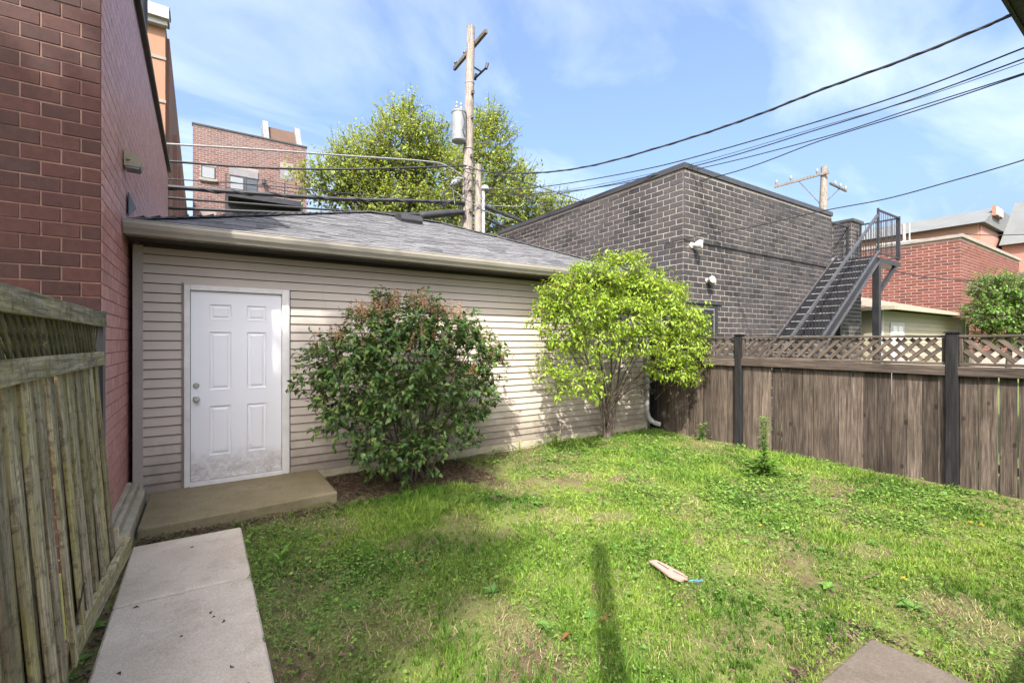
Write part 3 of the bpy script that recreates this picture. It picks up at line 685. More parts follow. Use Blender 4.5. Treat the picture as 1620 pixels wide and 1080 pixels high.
# ================================================================ RIGHT FENCE (cedar with lattice top)
FX = 7.5
post_y = [6.16, 4.39, 1.73, -0.93]
rf = thing('cedar_fence', (FX, 2.6, -1.75), 'weathered brown cedar board fence with lattice top and dark posts', 'fence')
for y in post_y:
    gz = float(ground_z(FX, y)); 
    piece('post', (FX-0.01, y, (0.10+gz-0.15)/2), (0.115, 0.115, 0.10-gz+0.15), M['postdark'], rf, ch=0.006)
    cp = MB(); cp.box((FX-0.08, y-0.07, 0.1002), (FX+0.06, y+0.07, 0.12)); cp.add([(FX-0.065, y-0.055, 0.12), (FX+0.045, y-0.055, 0.12), (FX+0.045, y+0.055, 0.12), (FX-0.065, y+0.055, 0.12), (FX-0.01, y, 0.135)], [(0,1,4),(1,2,4),(2,3,4),(3,0,4)])
    cp.build('post_cap', M['postdark'], rf)
nb = 0
for si, (ya, yb) in enumerate(zip(post_y[:-1], post_y[1:])):
    y1, y0 = ya-0.06, yb+0.06; L = y1-y0; rs = random.Random(si+3)
    piece('cap_rail', (FX-0.005, (y0+y1)/2, 0.062), (0.075, L, 0.03), M['fence_h'], rf, ch=0.004)
    piece('lattice_frame', (FX-0.006, (y0+y1)/2, -0.268), (0.055, L, 0.034), M['fence_h'], rf, ch=0.004)
    for yy in (y0+0.018, y1-0.018): piece('lattice_frame', (FX-0.006, yy, -0.102), (0.055, 0.034, 0.294), M['fence'], rf, ch=0.004)
    tilt = (0.010, 0.004, -0.006)[si]
    piece('middle_rail', (FX-0.042, (y0+y1)/2, -0.345), (0.036, L+0.03, 0.115), M['fence_h'], rf, rot=(tilt, 0, 0), ch=0.004)
    piece('bottom_rail', (FX+0.045, (y0+y1)/2, -1.45), (0.04, L, 0.09), M['fence_h'], rf, ch=0.004)
    # lattice slats, clipped to the opening
    zb, zt = -0.25, 0.046; h = zt-zb; ya0, ya1 = y0+0.036, y1-0.036
    sp = 0.15 if si != 2 else 0.14
    for layer, sgn in ((0, -1 if si != 2 else 1), (1, 1 if si != 2 else -1)):
        s = -h + rs.uniform(0, sp)
        while s < (ya1-ya0):
            # a 45 degree slat: y = ya0+s (bottom) -> ya0+s+h (top), mirrored by sgn
            b0, t0 = s, s+h; zb_, zt_ = zb, zt
            if b0 < 0: zb_ = zb - b0; b0 = 0
            if t0 > ya1-ya0: zt_ = zt - (t0-(ya1-ya0)); t0 = ya1-ya0
            if zt_-zb_ > 0.05:
                yb0, yt0 = (ya0+b0, ya0+t0) if sgn > 0 else (ya1-b0, ya1-t0)
                xx = FX-0.016 if layer == 0 else FX-0.002
                a3, b3 = Vector((xx, yb0, zb_)), Vector((xx, yt0, zt_)); dd = (b3-a3); ln = dd.length-0.036
                Mx = Matrix.Translation((a3+b3)/2) @ Matrix.Rotation(math.atan2(dd.z, dd.y), 4, 'X') @ Matrix.Rotation(R(90), 4, 'Z')
                piece('lattice_slat', None, (round(ln, 2), 0.012, 0.046), M['lattice'], rf, ch=0.002, M=Mx)
            s += sp
    # boards
    y = y1; 
    if si == 1: ws = [0.155, 0.155, 0.15, 0.16, 0.148, 0.15, 0.15, 0.165, 0.16, 0.15, 0.15, 0.155, 0.155, 0.16, 0.15, 0.15, 0.16, 0.1]
    else: ws = [rs.uniform(0.135, 0.165) for _ in range(30)]
    for k, w in enumerate(ws):
        if y - w < y0 - 0.02: w = y - y0
        if w < 0.04: break
        gap = rs.choice((0.004, 0.005, 0.006, 0.010)); 
        if si == 1 and k == 3: gap = 0.028
        if si == 2 and k in (2, 4, 5): gap = 0.02
        yc = y - w/2; gz = float(ground_z(FX, yc)); zt2 = -0.335 + rs.uniform(-0.004, 0.004)
        zb2 = gz - rs.uniform(0.0, 0.02)
        piece('fence_board', (FX+rs.uniform(0.0, 0.008), yc, (zt2+zb2)/2), (0.02, round(w-gap, 3), round(zt2-zb2, 2)), M['fence'], rf, rot=(rs.uniform(-.003, .003), 0, rs.uniform(-.02, .02)), ch=0.002)
        y -= w

# ================================================================ LEFT FENCE (old, mossy, leaning boards)
LX = -0.625
lf = thing('mossy_fence', (LX, 3.0, -1.7), 'old mossy grey board fence with lattice top, its boards leaning loose', 'fence')
def lrail(y0, y1, z0, z1, th, nm, sag=0.0):
    # a slightly wavering rail along Y
    mb = MB(); n = 10; P = []
    for i in range(n+1):
        y = y0+(y1-y0)*i/n; dz = sag*math.sin(math.pi*i/n)+random.uniform(-.002, .002); x = LX+0.02
        P.append([Vector((x-th/2, y, z0+dz)), Vector((x+th/2, y, z0+dz+0.002)), Vector((x+th/2-0.006, y, z1+dz+random.uniform(-.003,.003))), Vector((x-th/2, y, z1+dz))])
    for i in range(n):
        mb.add(P[i]+P[i+1], [(q, (q+1) % 4, 4+(q+1) % 4, 4+q) for q in range(4)])
    mb.add(P[0], [(3,2,1,0)]); mb.add(P[-1], [(0,1,2,3)])
    return mb.build(nm, M['oldrail'], lf, origin=(LX+0.02, (y0+y1)/2, (z0+z1)/2))
lrail(0.9, 4.47, 0.105, 0.205, 0.07, 'cap_rail'); lrail(0.9, 4.47, -0.168, -0.072, 0.05, 'middle_rail', 0.004)
MB().box((LX-0.03, 4.49, -1.75), (LX+0.03, 4.60, 0.20)).build('post', M['blackmetal'], lf)
MB().box((LX-0.04, 4.48, 0.2002), (LX+0.04, 4.61, 0.222)).build('post_cap', M['blackmetal'], lf)
for y in (2.0, ): piece('post', (LX-0.06, y, -0.75), (0.09, 0.09, 1.95), M['oldfence'], lf, ch=0.005)
rs = random.Random(11); sp = 0.09; h = 0.19
for layer, sgn in ((0, -1), (1, 1)):
    s = 0.0
    while s < 3.3:
        yb0 = 1.0+s; yt0 = yb0+sgn*h*0.75
        if yt0 < 4.47 and yt0 > 0.95 and yb0 < 4.47:
            xx = LX+0.026 if layer == 0 else LX+0.012
            a3, b3 = Vector((xx, yb0, -0.085)), Vector((xx, yt0, 0.115)); dd = b3-a3
            Mx = Matrix.Translation((a3+b3)/2) @ Matrix.Rotation(math.atan2(dd.z, dd.y), 4, 'X') @ Matrix.Rotation(R(90), 4, 'Z')
            piece('lattice_slat', None, (round(dd.length, 2), 0.011, 0.036), M['oldlattice'], lf, ch=0.002, M=Mx)
        s += sp
y = 4.46; k = 0
lean0 = {0: 0.10, 1: 0.11, 2: 0.12, 3: 0.125, 4: 0.13}
while y > 0.9:
    w = rs.uniform(0.085, 0.115); zt2 = -0.14; yc = y-w/2
    dist = 4.46-y
    lean = 0.12 - 0.03*dist + rs.uniform(-0.012, 0.012)        # how far the foot leans towards +Y
    gap = rs.uniform(0.010, 0.020)
    if k == 12: y -= 0.04; yc -= 0.04                          # the open gap
    if 10 <= k <= 11: lean += 0.035
    dep = (0.012 if k % 2 else -0.004)+rs.uniform(-.004, .006)
    foot = Vector((LX+0.075+dep*1.6, yc+lean+rs.uniform(-.014, .014), -1.62)); head = Vector((LX+dep*0.4, yc, zt2))
    dd = head-foot; zax = dd.normalized(); xax = Vector((0,1,0)).cross(zax).normalized(); yax = zax.cross(xax)
    Mx = Matrix((xax, yax, zax)).transposed().to_4x4() @ Matrix.Rotation(rs.uniform(-.06, .06), 4, 'Z'); Mx.translation = (head+foot)/2
    piece('fence_board', None, (0.018, round(w-gap, 3), round(dd.length, 2)), M['oldfence'], lf, ch=0.003, M=Mx)
    y -= w; k += 1
y = 4.44; k = 0
while y > 0.9:
    w = 0.105; yc = y-w/2; lean = 0.12-0.03*(4.46-y)
    back = 0.03 if (3.0 < yc < 3.26) else 0.0
    if True:
        foot = Vector((LX+0.045-back, yc+lean, -1.62)); head = Vector((LX-0.024-back, yc, -0.14)); dd = head-foot; zax = dd.normalized(); xax = Vector((0,1,0)).cross(zax).normalized(); yax = zax.cross(xax)
        Mx = Matrix((xax, yax, zax)).transposed().to_4x4(); Mx.translation = (head+foot)/2
        piece('backing_board', None, (0.014, 0.118, round(dd.length, 2)), M['oldfence'], lf, ch=0.002, M=Mx)  # added layer, closes the seams against sun from behind
    y -= w+0.012; k += 1
kb = MB(); kb.beam((-0.475, 4.74, -1.595), (-0.62, 2.2, -1.60), 0.042, 0.14, ch=0.008)
o = kb.build('kickboard', M['oldrail'], lf, origin=(-0.55, 3.5, -1.6))

# ================================================================ DARK BRICK BUILDING, its door and lamps
DXc, DYc, DXe, DTop = 8.25, 6.04, 14.9, 3.60
db = thing('charcoal_building', (11.5, 9.6, -1.75), 'flat roofed charcoal brick building with buff mortar behind the cedar fence', 'building')
MB().box((DXc, DYc, -1.85), (DXe, 13.2, DTop)).build('wall_core', M['mortar_buff'], db)
u0 = atY(1090, 475, DYc); u1 = atY(1136, 475, DYc); dz1 = 0.80
dskip = [(u0.x-DXc, u1.x-DXc, -3, dz1)]
pr_fn = lambda a, z: 0.026 if z > 2.03 else 0.0
brick_face(db, (DXc, DYc, -1.70), (1,0,0), (0,-1,0), DXe-DXc, -1.70, DTop-0.07, 0.325, 0.118, 0.016, M['darkbrick'], 200, skip=dskip, proud=pr_fn, depth=0.05, visible=lambda u, v, p: v < 535)
brick_face(db, (DXc, DYc+0.006, -1.70), (0,1,0), (-1,0,0), 7.1, -1.70, DTop-0.07, 0.325, 0.118, 0.016, M['darkbrick'], 95, visible=lambda u, v, p: v < 430 and p.z > 1.2)
MB().box((DXc+0.012, DYc-0.0262, 2.10), (DXe, DYc-0.001, DTop-0.06)).build('upper_facing', M['mortar_buff'], db)
MB().box((DXc-0.04, DYc-0.06, DTop-0.05), (DXe+0.03, DYc+0.25, DTop+0.06)).build('coping', M['coping'], db)
MB().box((DXc-0.04, DYc+0.2505, DTop-0.05), (DXc+0.25, 13.25, DTop+0.06)).build('coping', M['coping'], db)
# entrance: flat black panel and dark door colour stand in for its shade
MB().box((u0.x+0.001, DYc-0.0003, -1.7), (u1.x-0.001, DYc+0.02, dz1)).build('entrance_shade', M['blackmetal'], db)
dd_ = MB().box((u0.x+0.05, DYc-0.012, -1.5), (u1.x-0.18, DYc-0.0005, dz1-0.12)).build('door', M['darkpaint'], db)
for zz0, zz1 in ((-0.2, 0.15), (0.3, 0.5)):
    for xx0 in (0.12, 0.5):
        MB().box((u0.x+xx0, DYc-0.018, zz0), (u0.x+xx0+0.25, DYc-0.0125, zz1)).build('door_panel', M['darkpaint'], dd_)
MB().box((u1.x-0.179, DYc-0.014, -1.5), (u1.x-0.155, DYc-0.0005, dz1-0.09)).build('door_frame', M['stone'], db)
MB().box((u0.x+0.05, DYc-0.014, dz1-0.119), (u1.x-0.18, DYc-0.0005, dz1-0.09)).build('door_frame', M['stone'], db)
MB().box((u0.x-0.15, DYc-0.03, dz1), (u1.x+0.12, DYc-0.0065, dz1+0.04)).build('lintel', M['coping'], db)
# black vent box on its left face
vb = MB().box((DXc-0.14, 6.72, 1.34), (DXc-0.009, 7.38, 1.60)).build('wall_vent', M['blackmetal']); tag(vb, 'black metal vent box on the charcoal wall above the garage eave', 'vent')
# lower terrace block with pillar and railing
LBX = 17.05
lb = thing('terrace_block', (16.0, 8, -1.75), 'low charcoal brick block with roof terrace, corner pillar and black railing', 'building')
MB().box((DXe+0.002, DYc+0.02, -1.85), (LBX, 13.2, 2.22)).build('wall_core', M['mortar_buff'], lb)
brick_face(lb, (DXe+0.01, DYc+0.02, -1.70), (1,0,0), (0,-1,0), LBX-DXe-0.01, -1.70, 2.20, 0.325, 0.118, 0.016, M['darkbrick'], 0)
MB().box((DXe+0.004, DYc-0.08, 2.222), (LBX+0.05, 13.2, 2.36)).build('terrace_slab', M['capstone'], lb)
px0, px1 = 16.35, 17.0
MB().box((px0, DYc+0.02, 2.361), (px1, DYc+0.62, 3.62)).build('pillar', M['mortar_buff'], lb)
brick_face(lb, (px0, DYc+0.02, 2.37), (1,0,0), (0,-1,0), px1-px0, 2.37, 3.62, 0.325, 0.118, 0.016, M['darkbrick'], 22)
brick_face(lb, (px0, DYc+0.026, 2.37), (0,1,0), (-1,0,0), 0.6, 2.37, 3.62, 0.325, 0.118, 0.016, M['darkbrick'], 22)
MB().box((px0-0.06, DYc-0.05, 3.621), (px1+0.06, DYc+0.68, 3.70)).build('pillar_cap', M['coping'], lb)
def railing(par, a, b, ztop, zbot, n, nm='baluster'):
    a = Vector(a); b = Vector(b)
    MB().beam((a.x, a.y, ztop), (b.x, b.y, ztop), 0.045, 0.04).build('hand_rail', M['stairmetal'], par)
    MB().beam((a.x, a.y, zbot), (b.x, b.y, zbot), 0.035, 0.03).build('bottom_rail', M['stairmetal'], par)
    for i in range(n+1):
        p = a.lerp(b, i/n); w = 0.045 if i in (0, n) else 0.012
        piece(nm if w < 0.03 else 'rail_post', (p.x, p.y, (ztop+zbot)/2), (w, w, ztop-zbot-0.03 if w < 0.03 else ztop-zbot+0.1), M['stairmetal'], par, ch=0.002)
railing(lb, (DXe+0.08, DYc+0.1, 0), (px0-0.03, DYc+0.1, 0), 3.45, 2.50, 11)

# flood lights on the charcoal wall
def flood(nm, u, v, y, label, heads, mat, s=1.0):
    c = atY(u, v, y); t = thing(nm, c, label, 'wall lamp')
    MB().lathe([(0, -0.02), (0.06*s, -0.02), (0.065*s, -0.0005)], (c.x, y, c.z), 'Y', 16).build('wall_plate', mat, t, True)
    for (dx, dy, dz, ax) in heads:
        d = Vector((dx, dy, dz)).normalized(); o = c + Vector((0, -0.02, 0)); 
        mb = MB(); mb.tube([o+d*0.0, o+d*0.04*s, o+d*0.07*s, o+d*0.12*s, o+d*0.19*s, o+d*0.20*s], [0.03*s, 0.032*s, 0.055*s, 0.085*s, 0.095*s, 0.06*s], 16)
        mb.build('lamp_head', mat, t, True)
    return t
flood('wall_lamp', 1094, 388, DYc-0.008, 'white bell shaped lamp high on the charcoal brick wall corner', [(0.35, -0.8, 0.0, 0)], M['lampwhite'], 1.0)
flood('wall_lamp', 1118, 444, DYc-0.008, 'grey twin head flood lamp above the charcoal building door', [(-0.2, -0.9, 0.05, 0), (0.8, -0.6, -0.35, 0)], M['lampgrey'], 0.8)

# ================================================================ STEEL STAIR
stt = thing('steel_stair', (12.6, 5.4, -1.75), 'black steel outdoor stair climbing the charcoal wall to a landing', 'stair')
YN, YF = 5.0, 5.93; XT, ZT = 15.05, 2.25; slope = 0.715; XB = XT-(ZT+1.70)/slope
def stp(x, y, dz=0): return Vector((x, y, ZT-(XT-x)*slope+dz))
for y in (YN, YF):
    mb = MB(); mb.beam(stp(XB, y), stp(XT+0.05, y), 0.02, 0.30)
    sgn = -1 if y == YN else 1
    mb.build('stringer', M['stairmetal'], stt); mb = MB()
    for dz in (0.15, -0.15): mb.beam(stp(XB, y+sgn*0.03, dz), stp(XT+0.05, y+sgn*0.03, dz), 0.08, 0.018)
    mb.build('stringer_flange', M['handrail'], stt)
nst = 21
for i in range(nst):
    x = XB + (XT-XB)*(i+0.5)/nst; z = stp(x, 0).z + 0.03
    mb = MB(); mb.box((x-0.13, YN+0.012, z-0.03), (x+0.13, YF-0.012, z)); mb.box((x-0.13, YN+0.012, z-0.07), (x-0.118, YF-0.012, z-0.0302))
    mb.build('tread', M['stairmetal'], stt)
    piece('nosing', (x-0.128, (YN+YF)/2, z+0.006), (0.03, YF-YN-0.03, 0.022), M['nosing'], stt, ch=0.002)
    piece('riser', (x+0.115, (YN+YF)/2, z+0.06), (0.008, YF-YN-0.03, 0.12), M['darkpaint'], stt, ch=0.001)
rh = 1.02
MB().beam(stp(XB, YN-0.02, rh+0.1), stp(XT, YN-0.02, rh+0.1), 0.055, 0.055).build('hand_rail', M['handrail'], stt)
for i in range(34):
    x = XB + (XT-XB)*(i+0.5)/34; a = stp(x, YN-0.02, 0.16); b = stp(x, YN-0.02, rh+0.08)
    piece('baluster', ((a+b)/2), (0.012, 0.012, round((b-a).length, 2)), M['stairmetal'], stt, ch=0.002)
LX1 = 16.65
mb = MB(); mb.box((XT+0.05, YN-0.05, ZT-0.13), (LX1, DYc-0.09, ZT+0.0)); mb.build('landing', M['stairmetal'], stt)
railing(stt, (XT+0.05, YN-0.02, 0), (LX1-0.03, YN-0.02, 0), ZT+1.27, ZT+0.12, 12)
railing(stt, (LX1-0.03, YN+0.03, 0), (LX1-0.03, DYc-0.12, 0), ZT+1.27, ZT+0.12, 7)
MB().box((XT-0.02, YN-0.06, -1.80), (XT+0.13, YN+0.09, ZT-0.131)).build('column', M['stairmetal'], stt)
MB().box((XT-0.02, YF-0.09, -1.80), (XT+0.10, YF+0.03, ZT-0.131)).build('column', M['stairmetal'], stt)
MB().beam((XT+0.13, YN+0.015, ZT-0.95), (LX1-0.25, YN+0.015, ZT-0.14), 0.08, 0.10).build('brace', M['stairmetal'], stt)

# ================================================================ TAN GARAGE, RED BUILDING and what lies beyond on the right
TX0, TX1, TY = 17.75, 26.6, 5.75
tg = thing('cream_garage', (22, 8.7, -1.75), 'low cream sided garage with tan hip roof beyond the cedar fence', 'garage')
MB().box((TX0, TY+0.02, -1.85), (TX1, TY+5.5, 0.98)).build('wall_core', M['cream'], tg)
tdx0, tdx1 = atY(1408, 507, TY).x, atY(1430, 507, TY).x
for r in range(11):
    zt = 0.97 - r*0.15
    if zt < 0.6: siding_piece(TX0+0.1, tdx0-0.02, zt, 0.15, tg, 'cream', TY+0.02); siding_piece(tdx1+0.02, TX1-0.1, zt, 0.15, tg, 'cream', TY+0.02)
    else: siding_piece(TX0+0.1, TX1-0.1, zt, 0.15, tg, 'cream', TY+0.02)
for x in (TX0-0.005, TX1-0.105): MB().box((x, TY-0.01, -1.75), (x+0.11, TY+0.1, 0.97)).build('corner_post', M['white'], tg)
td = MB().box((tdx0, TY-0.02, -1.7), (tdx1, TY+0.01, 0.62)).build('door', M['white'], tg)
for a in (0.16, 0.58):
    for z0, z1 in ((0.25, 0.5), (-0.6, 0.1)):
        MB().box((tdx0+a*(tdx1-tdx0), TY-0.03, z0), (tdx0+(a+0.28)*(tdx1-tdx0), TY-0.0205, z1)).build('door_panel', M['trim'], td)
ev = (TX0-0.3, TX1+0.35, TY-0.35, TY+5.9, 1.06); hw2 = (ev[3]-ev[2])/2
a, b, c, d = Vector((ev[0],ev[2],1.06)), Vector((ev[1],ev[2],1.06)), Vector((ev[1],ev[3],1.06)), Vector((ev[0],ev[3],1.06)); r0, r1 = Vector((ev[0]+hw2,(ev[2]+ev[3])/2,1.06+0.28*hw2)), Vector((ev[1]-hw2,(ev[2]+ev[3])/2,1.06+0.28*hw2))
MB().add([a,b,c,d,r0,r1], [(0,1,5,4),(1,2,5),(2,3,4,5),(3,0,4),(3,2,1,0)]).build('roof', M['tanroof'], tg)
MB().box((ev[0]-0.02, ev[2]-0.12, 0.97), (ev[1]+0.02, ev[2]-0.002, 1.08)).build('gutter', M['cream'], tg)
MB().box((ev[0]-0.12, ev[2]-0.1, 0.97), (ev[0]-0.002, ev[3], 1.08)).build('gutter', M['cream'], tg)
ds = MB(); rect_tube(ds, [(TX1+0.1, TY-0.38, 0.98), (TX1+0.1, TY-0.3, 0.85), (TX1-0.05, TY-0.08, 0.7), (TX1-0.05, TY-0.08, -1.6)], 0.09, 0.09); ds.build('downspout', M['cream'], tg)

rb = thing('red_brick_building', (32, 10, -1.75), 'flat roofed bright red brick building with stone parapet cap', 'building')
RX, RYc, RZt = 27.3, 6.05, 4.5
MB().box((RX, RYc, -1.85), (38.2, 15, RZt)).build('wall_core', M['mortar_pale'], rb)
brick_face(rb, (RX, RYc+0.006, -0.5), (0,1,0), (-1,0,0), 8.9, -0.5, RZt-0.02, 0.42, 0.132, 0.022, M['brightbrick'], 120, visible=lambda u, v, p: v < 470 and u > 1425)
brick_face(rb, (RX, RYc, -0.5), (1,0,0), (0,-1,0), 10.9, -0.5, RZt-0.02, 0.42, 0.132, 0.022, M['brightbrick'], 60, visible=lambda u, v, p: v < 440)
MB().box((RX-0.08, RYc-0.08, RZt), (38.3, RYc+0.3, RZt+0.14)).build('parapet_cap', M['capstone'], rb)
MB().box((RX-0.08, RYc+0.3005, RZt), (RX+0.3, 15.05, RZt+0.14)).build('parapet_cap', M['capstone'], rb)
rk = thing('pipe_rack', (29, 8.5, 4.5), 'pale pipes and a leaning bracket on the red brick building roof', 'pipes')
p0 = Vector((28.2, 8.6, 4.55))
MB().tube([p0, p0+Vector((0.5, -0.2, 0.35)), p0+Vector((0.75, -0.1, 1.25))], 0.07, 8).build('bracket', M['capstone'], rk)
MB().tube([p0+Vector((0.1,0.8,0.3)), p0+Vector((0.9,-1.9,0.32))], 0.05, 8).build('pipe', M['white'], rk)
MB().tube([p0+Vector((0.5,-0.4,-0.05)), p0+Vector((0.5,-0.4,1.2))], 0.03, 8).build('upright', M['white'], rk)

fb = thing('grey_roof_building', (52, 14, -1.75), 'far orange brick block with long grey shingled roof behind the red building', 'building')
MB().box((45, 9.07, -1.85), (62, 30, 8.2)).build('wall', M['orange'], fb)
MB().box((45.3, 9.0, -1.85), (62, 9.069, 8.15)).build('end_wall', M['pinkstucco'], fb)
MB().prism([(44.6, 0, 8.2), (48, 0, 9.7), (62, 0, 9.7), (62, 0, 8.2)], (0, 8.7, 0), (0, 31, 0)).build('roof', M['greyroof'], fb)
MB().prism([(48.5, 0, 7.0), (53.5, 0, 10.9), (62, 0, 10.9), (62, 0, 7.0)], (0, -4, 0), (0, 8.69, 0)).build('roof', M['greyroof'], fb)
MB().box((48.9, -3.9, -1.85), (62, 8.6, 6.99)).build('wall', M['pinkstucco'], fb)
dm_ = MB().box((46.6, 8.5, 8.9), (48.6, 8.69, 9.6)).build('dormer', M['orange2'], fb)
for x in (46.7, 47.6): MB().box((x, 8.44, 8.95), (x+0.8, 8.499, 9.5)).build('window', M['white'], fb)
wh = thing('white_house', (42, 9, -1.75), 'small white gabled house at the right edge behind the red building', 'house')
MB().box((38.6, 5.6, -1.85), (44.5, 12, 3.4)).build('wall', M['white'], wh)
MB().prism([(0, 5.2, 3.4), (0, 8.8, 5.6), (0, 12.4, 3.4)], (38.3, 0, 0), (44.8, 0, 0)).build('roof', M['greyroof'], wh)
MB().box((38.25, 5.15, 3.3), (38.59, 12.45, 3.395)).build('cornice', M['white'], wh)

# ================================================================ TALL ORANGE BUILDING and DISTANT BROWN BUILDING on the left
ob = thing('orange_building', (-5, 28, -1.75), 'tall orange brick building with white cornice behind the left brick building', 'building')
OX, OY, OT = -0.90, 17.6, 9.75
MB().box((-9, OY, -1.85), (OX, 44, OT)).build('wall', M['orange'], ob)
MB().box((OX-0.02, OY+0.5, -1.85), (OX+0.08, 44, OT-0.3)).build('side_wall', M['orange2'], ob)
MB().box((-9.1, OY-0.18, OT-0.28), (OX+0.06, OY-0.001, OT-0.12)).build('cornice', M['white'], ob)
MB().box((-9.1, OY-0.3, OT-0.119), (OX+0.1, OY+0.3, OT+0.22)).build('cornice', M['white'], ob)
MB().box((OX-0.35, OY-0.1, OT+0.221), (OX+0.12, OY+0.5, OT+0.34)).build('roof_cap', M['coping'], ob)
for z in (OT-1.25, OT-2.55): MB().box((-9, OY-0.03, z), (OX+0.02, OY-0.0005, z+0.09)).build('band_course', M['capstone'], ob)
for y in (20.5, 24, 28, 33): MB().box((OX+0.081, y, -1.85), (OX+0.20, y+0.6, OT-2.4)).build('pilaster', M['pinkstucco'], ob)

nb_ = thing('brown_brick_building', (3, 38, -1.75), 'distant brown brick building with balcony and sliding door above garage roof', 'building')
BY = 36.0
tl, tr = atY(305, 196, BY), atY(485, 232, BY); BTz = tl.z
bx0, bx1 = tl.x, tr.x
MB().box((bx0, BY, -1.85), (bx1, 48, BTz)).build('wall', M['mortar_grey'], nb_)
def on(u, v): return atY(u, v, BY)
oprects = [(317, 259, 341, 285), (363, 264, 409, 312), (443, 261, 464, 284), (318, 338, 341, 352)]
sk = []
for (a_, b_, c_, d_) in oprects:
    p, q = on(a_, b_), on(c_, d_); sk.append((p.x-bx0, q.x-bx0, min(p.z, q.z)-0.2, max(p.z, q.z)+0.2))
brick_face(nb_, (bx0, BY, 2.0), (1,0,0), (0,-1,0), bx1-bx0, 2.0, BTz-0.05, 0.36, 0.14, 0.03, M['brownbrick'], 0, skip=sk)
MB().box((bx0-0.05, BY-0.06, BTz), (bx1+0.05, BY+0.4, BTz+0.1)).build('coping', M['coping'], nb_)
def window(u0_, v0_, u1_, v1_, frame, pane, fw=0.1, sill=None):
    p, q = on(u0_, v0_), on(u1_, v1_); zt = (p.z+on(u1_, v0_+0.2*(u1_-u0_)).z)/2; zb = zt-(p.z-on(u0_, v1_).z)
    f = MB().box((p.x, BY-0.03, zb), (q.x, BY-0.001, zt)).build('window_frame', frame, nb_)
    MB().box((p.x+fw, BY-0.045, zb+fw), (q.x-fw, BY-0.0305, zt-fw)).build('pane', pane, f)
    if sill: MB().box((p.x-0.1, BY-0.16, zb-0.16), (q.x+0.1, BY-0.001, zb-0.002)).build('window_sill', M['capstone'], f)
    return p.x, q.x, zb, zt
window(318, 261, 341, 281, M['coping'], M['paleglass'], 0.07, True)
window(443, 263, 463, 283, M['stone'], M['paleglass'], 0.28)
window(318, 340, 341, 360, M['coping'], M['paleglass'], 0.07, True)
x0_, x1_, zb_, zt_ = window(363, 277, 408, 311, M['coping'], M['glass'], 0.05)
MB().box((x0_, BY-0.06, zt_+0.005), (x1_, BY-0.001, zt_+0.55)).build('header_panel', M['stone'], nb_)
xm = (x0_+x1_)/2; MB().box((xm-0.04, BY-0.06, zb_), (xm+0.04, BY-0.0455, zt_)).build('mullion', M['coping'], nb_)
MB().box((x0_+0.05, BY-0.055, zb_+0.05), (xm-0.05, BY-0.0455, zt_-0.05)).build('pane', M['paleglass'], nb_)
bl0, bl1 = on(356, 306).x, on(474, 330).x; bz_ = on(356, 309).z
MB().box((bl0, BY-1.3, bz_-0.35), (bl1, BY-0.062, bz_)).build('balcony_slab', M['stairmetal'], nb_)
MB().box((bl0, BY-0.05, bz_-2.6), (bl1-0.2, BY-0.007, bz_-0.36)).build('loggia_shade', M['blackmetal'], nb_)  # flat black panel painted in for the shaded void under the balcony
for x in (bl0+0.06, bl1-0.06): MB().box((x-0.06, BY-1.29, bz_-2.8), (x+0.06, BY-1.17, bz_-0.351)).build('balcony_post', M['stairmetal'], nb_)
for zr in (0.15, 0.55, 1.0): MB().box((bl0, BY-1.28, bz_+zr), (bl1, BY-1.24, bz_+zr+0.04)).build('balcony_rail', M['stairmetal'], nb_)
for k in range(5):
    x = bl0+(bl1-bl0)*k/4; MB().box((x-0.03, BY-1.3, bz_+0.001), (x+0.03, BY-1.22, bz_+1.06)).build('balcony_upright', M['stairmetal'], nb_)
g0, g1 = on(415, 232).x+0.2, on(482, 232).x; gz_ = BTz+0.102
for (x, w) in ((g0, 0.35), (g1-0.35, 0.35)):
    MB().prism([(0, BY+0.8, gz_), (0, BY+2.0, gz_+2.0), (0, BY+2.6, gz_+2.0), (0, BY+3.8, gz_)], (x, 0, 0), (x+w, 0, 0)).build('gable_wall', M['stone'], nb_)
MB().prism([(0, BY+1.0, gz_), (0, BY+2.2, gz_+1.7), (0, BY+3.4, gz_)], (g0+0.351, 0, 0), (g1-0.351, 0, 0)).build('monitor_roof', M['rooftile'], nb_)
lp = MB().lathe([(0, 0), (0.1, 0), (0.14, -0.3), (0.06, -0.4), (0, -0.4)], (on(417, 288).x, BY-0.2, on(417, 285).z), 'Z', 10).build('balcony_lamp', M['blackmetal'], nb_)

# ================================================================ UTILITY POLES
PX, PY = 7.30, 13.75
pole = thing('utility_pole', (PX, PY, -1.75), 'tall weathered wooden utility pole standing behind the garage roof', 'utility pole')
pt = atY(745, 43, PY)
P0_, P1_ = Vector((PX-0.07, PY, -1.85)), Vector((pt.x, PY, pt.z))
rsn = 14
mb = MB().tube([P0_.lerp(P1_, i/rsn)+Vector((random.uniform(-.012,.012), 0, 0)) for i in range(rsn+1)], [0.235-0.105*i/rsn for i in range(rsn+1)], 14)
mb.build('shaft', M['polewood'], pole, True)
sh = lambda z: P0_.lerp(P1_, (z-P0_.z)/(P1_.z-P0_.z))
za = sh(P1_.z-0.55)
arm = MB(); arm.beam(za+Vector((0.17, -0.75, 0.06)), za+Vector((0.17, 1.55, -0.05)), 0.10, 0.12); arm.build('crossarm', M['polewood2'], pole)
for yy in (0.75, 1.45):
    MB().lathe([(0, 0.17), (0.04, 0.16), (0.055, 0.10), (0.03, 0.05), (0.02, 0)], za+Vector((0.17, yy, 0.02)), 'Z', 10).build('insulator', M['blackmetal'], pole)
zb2 = sh(P1_.z-1.35)
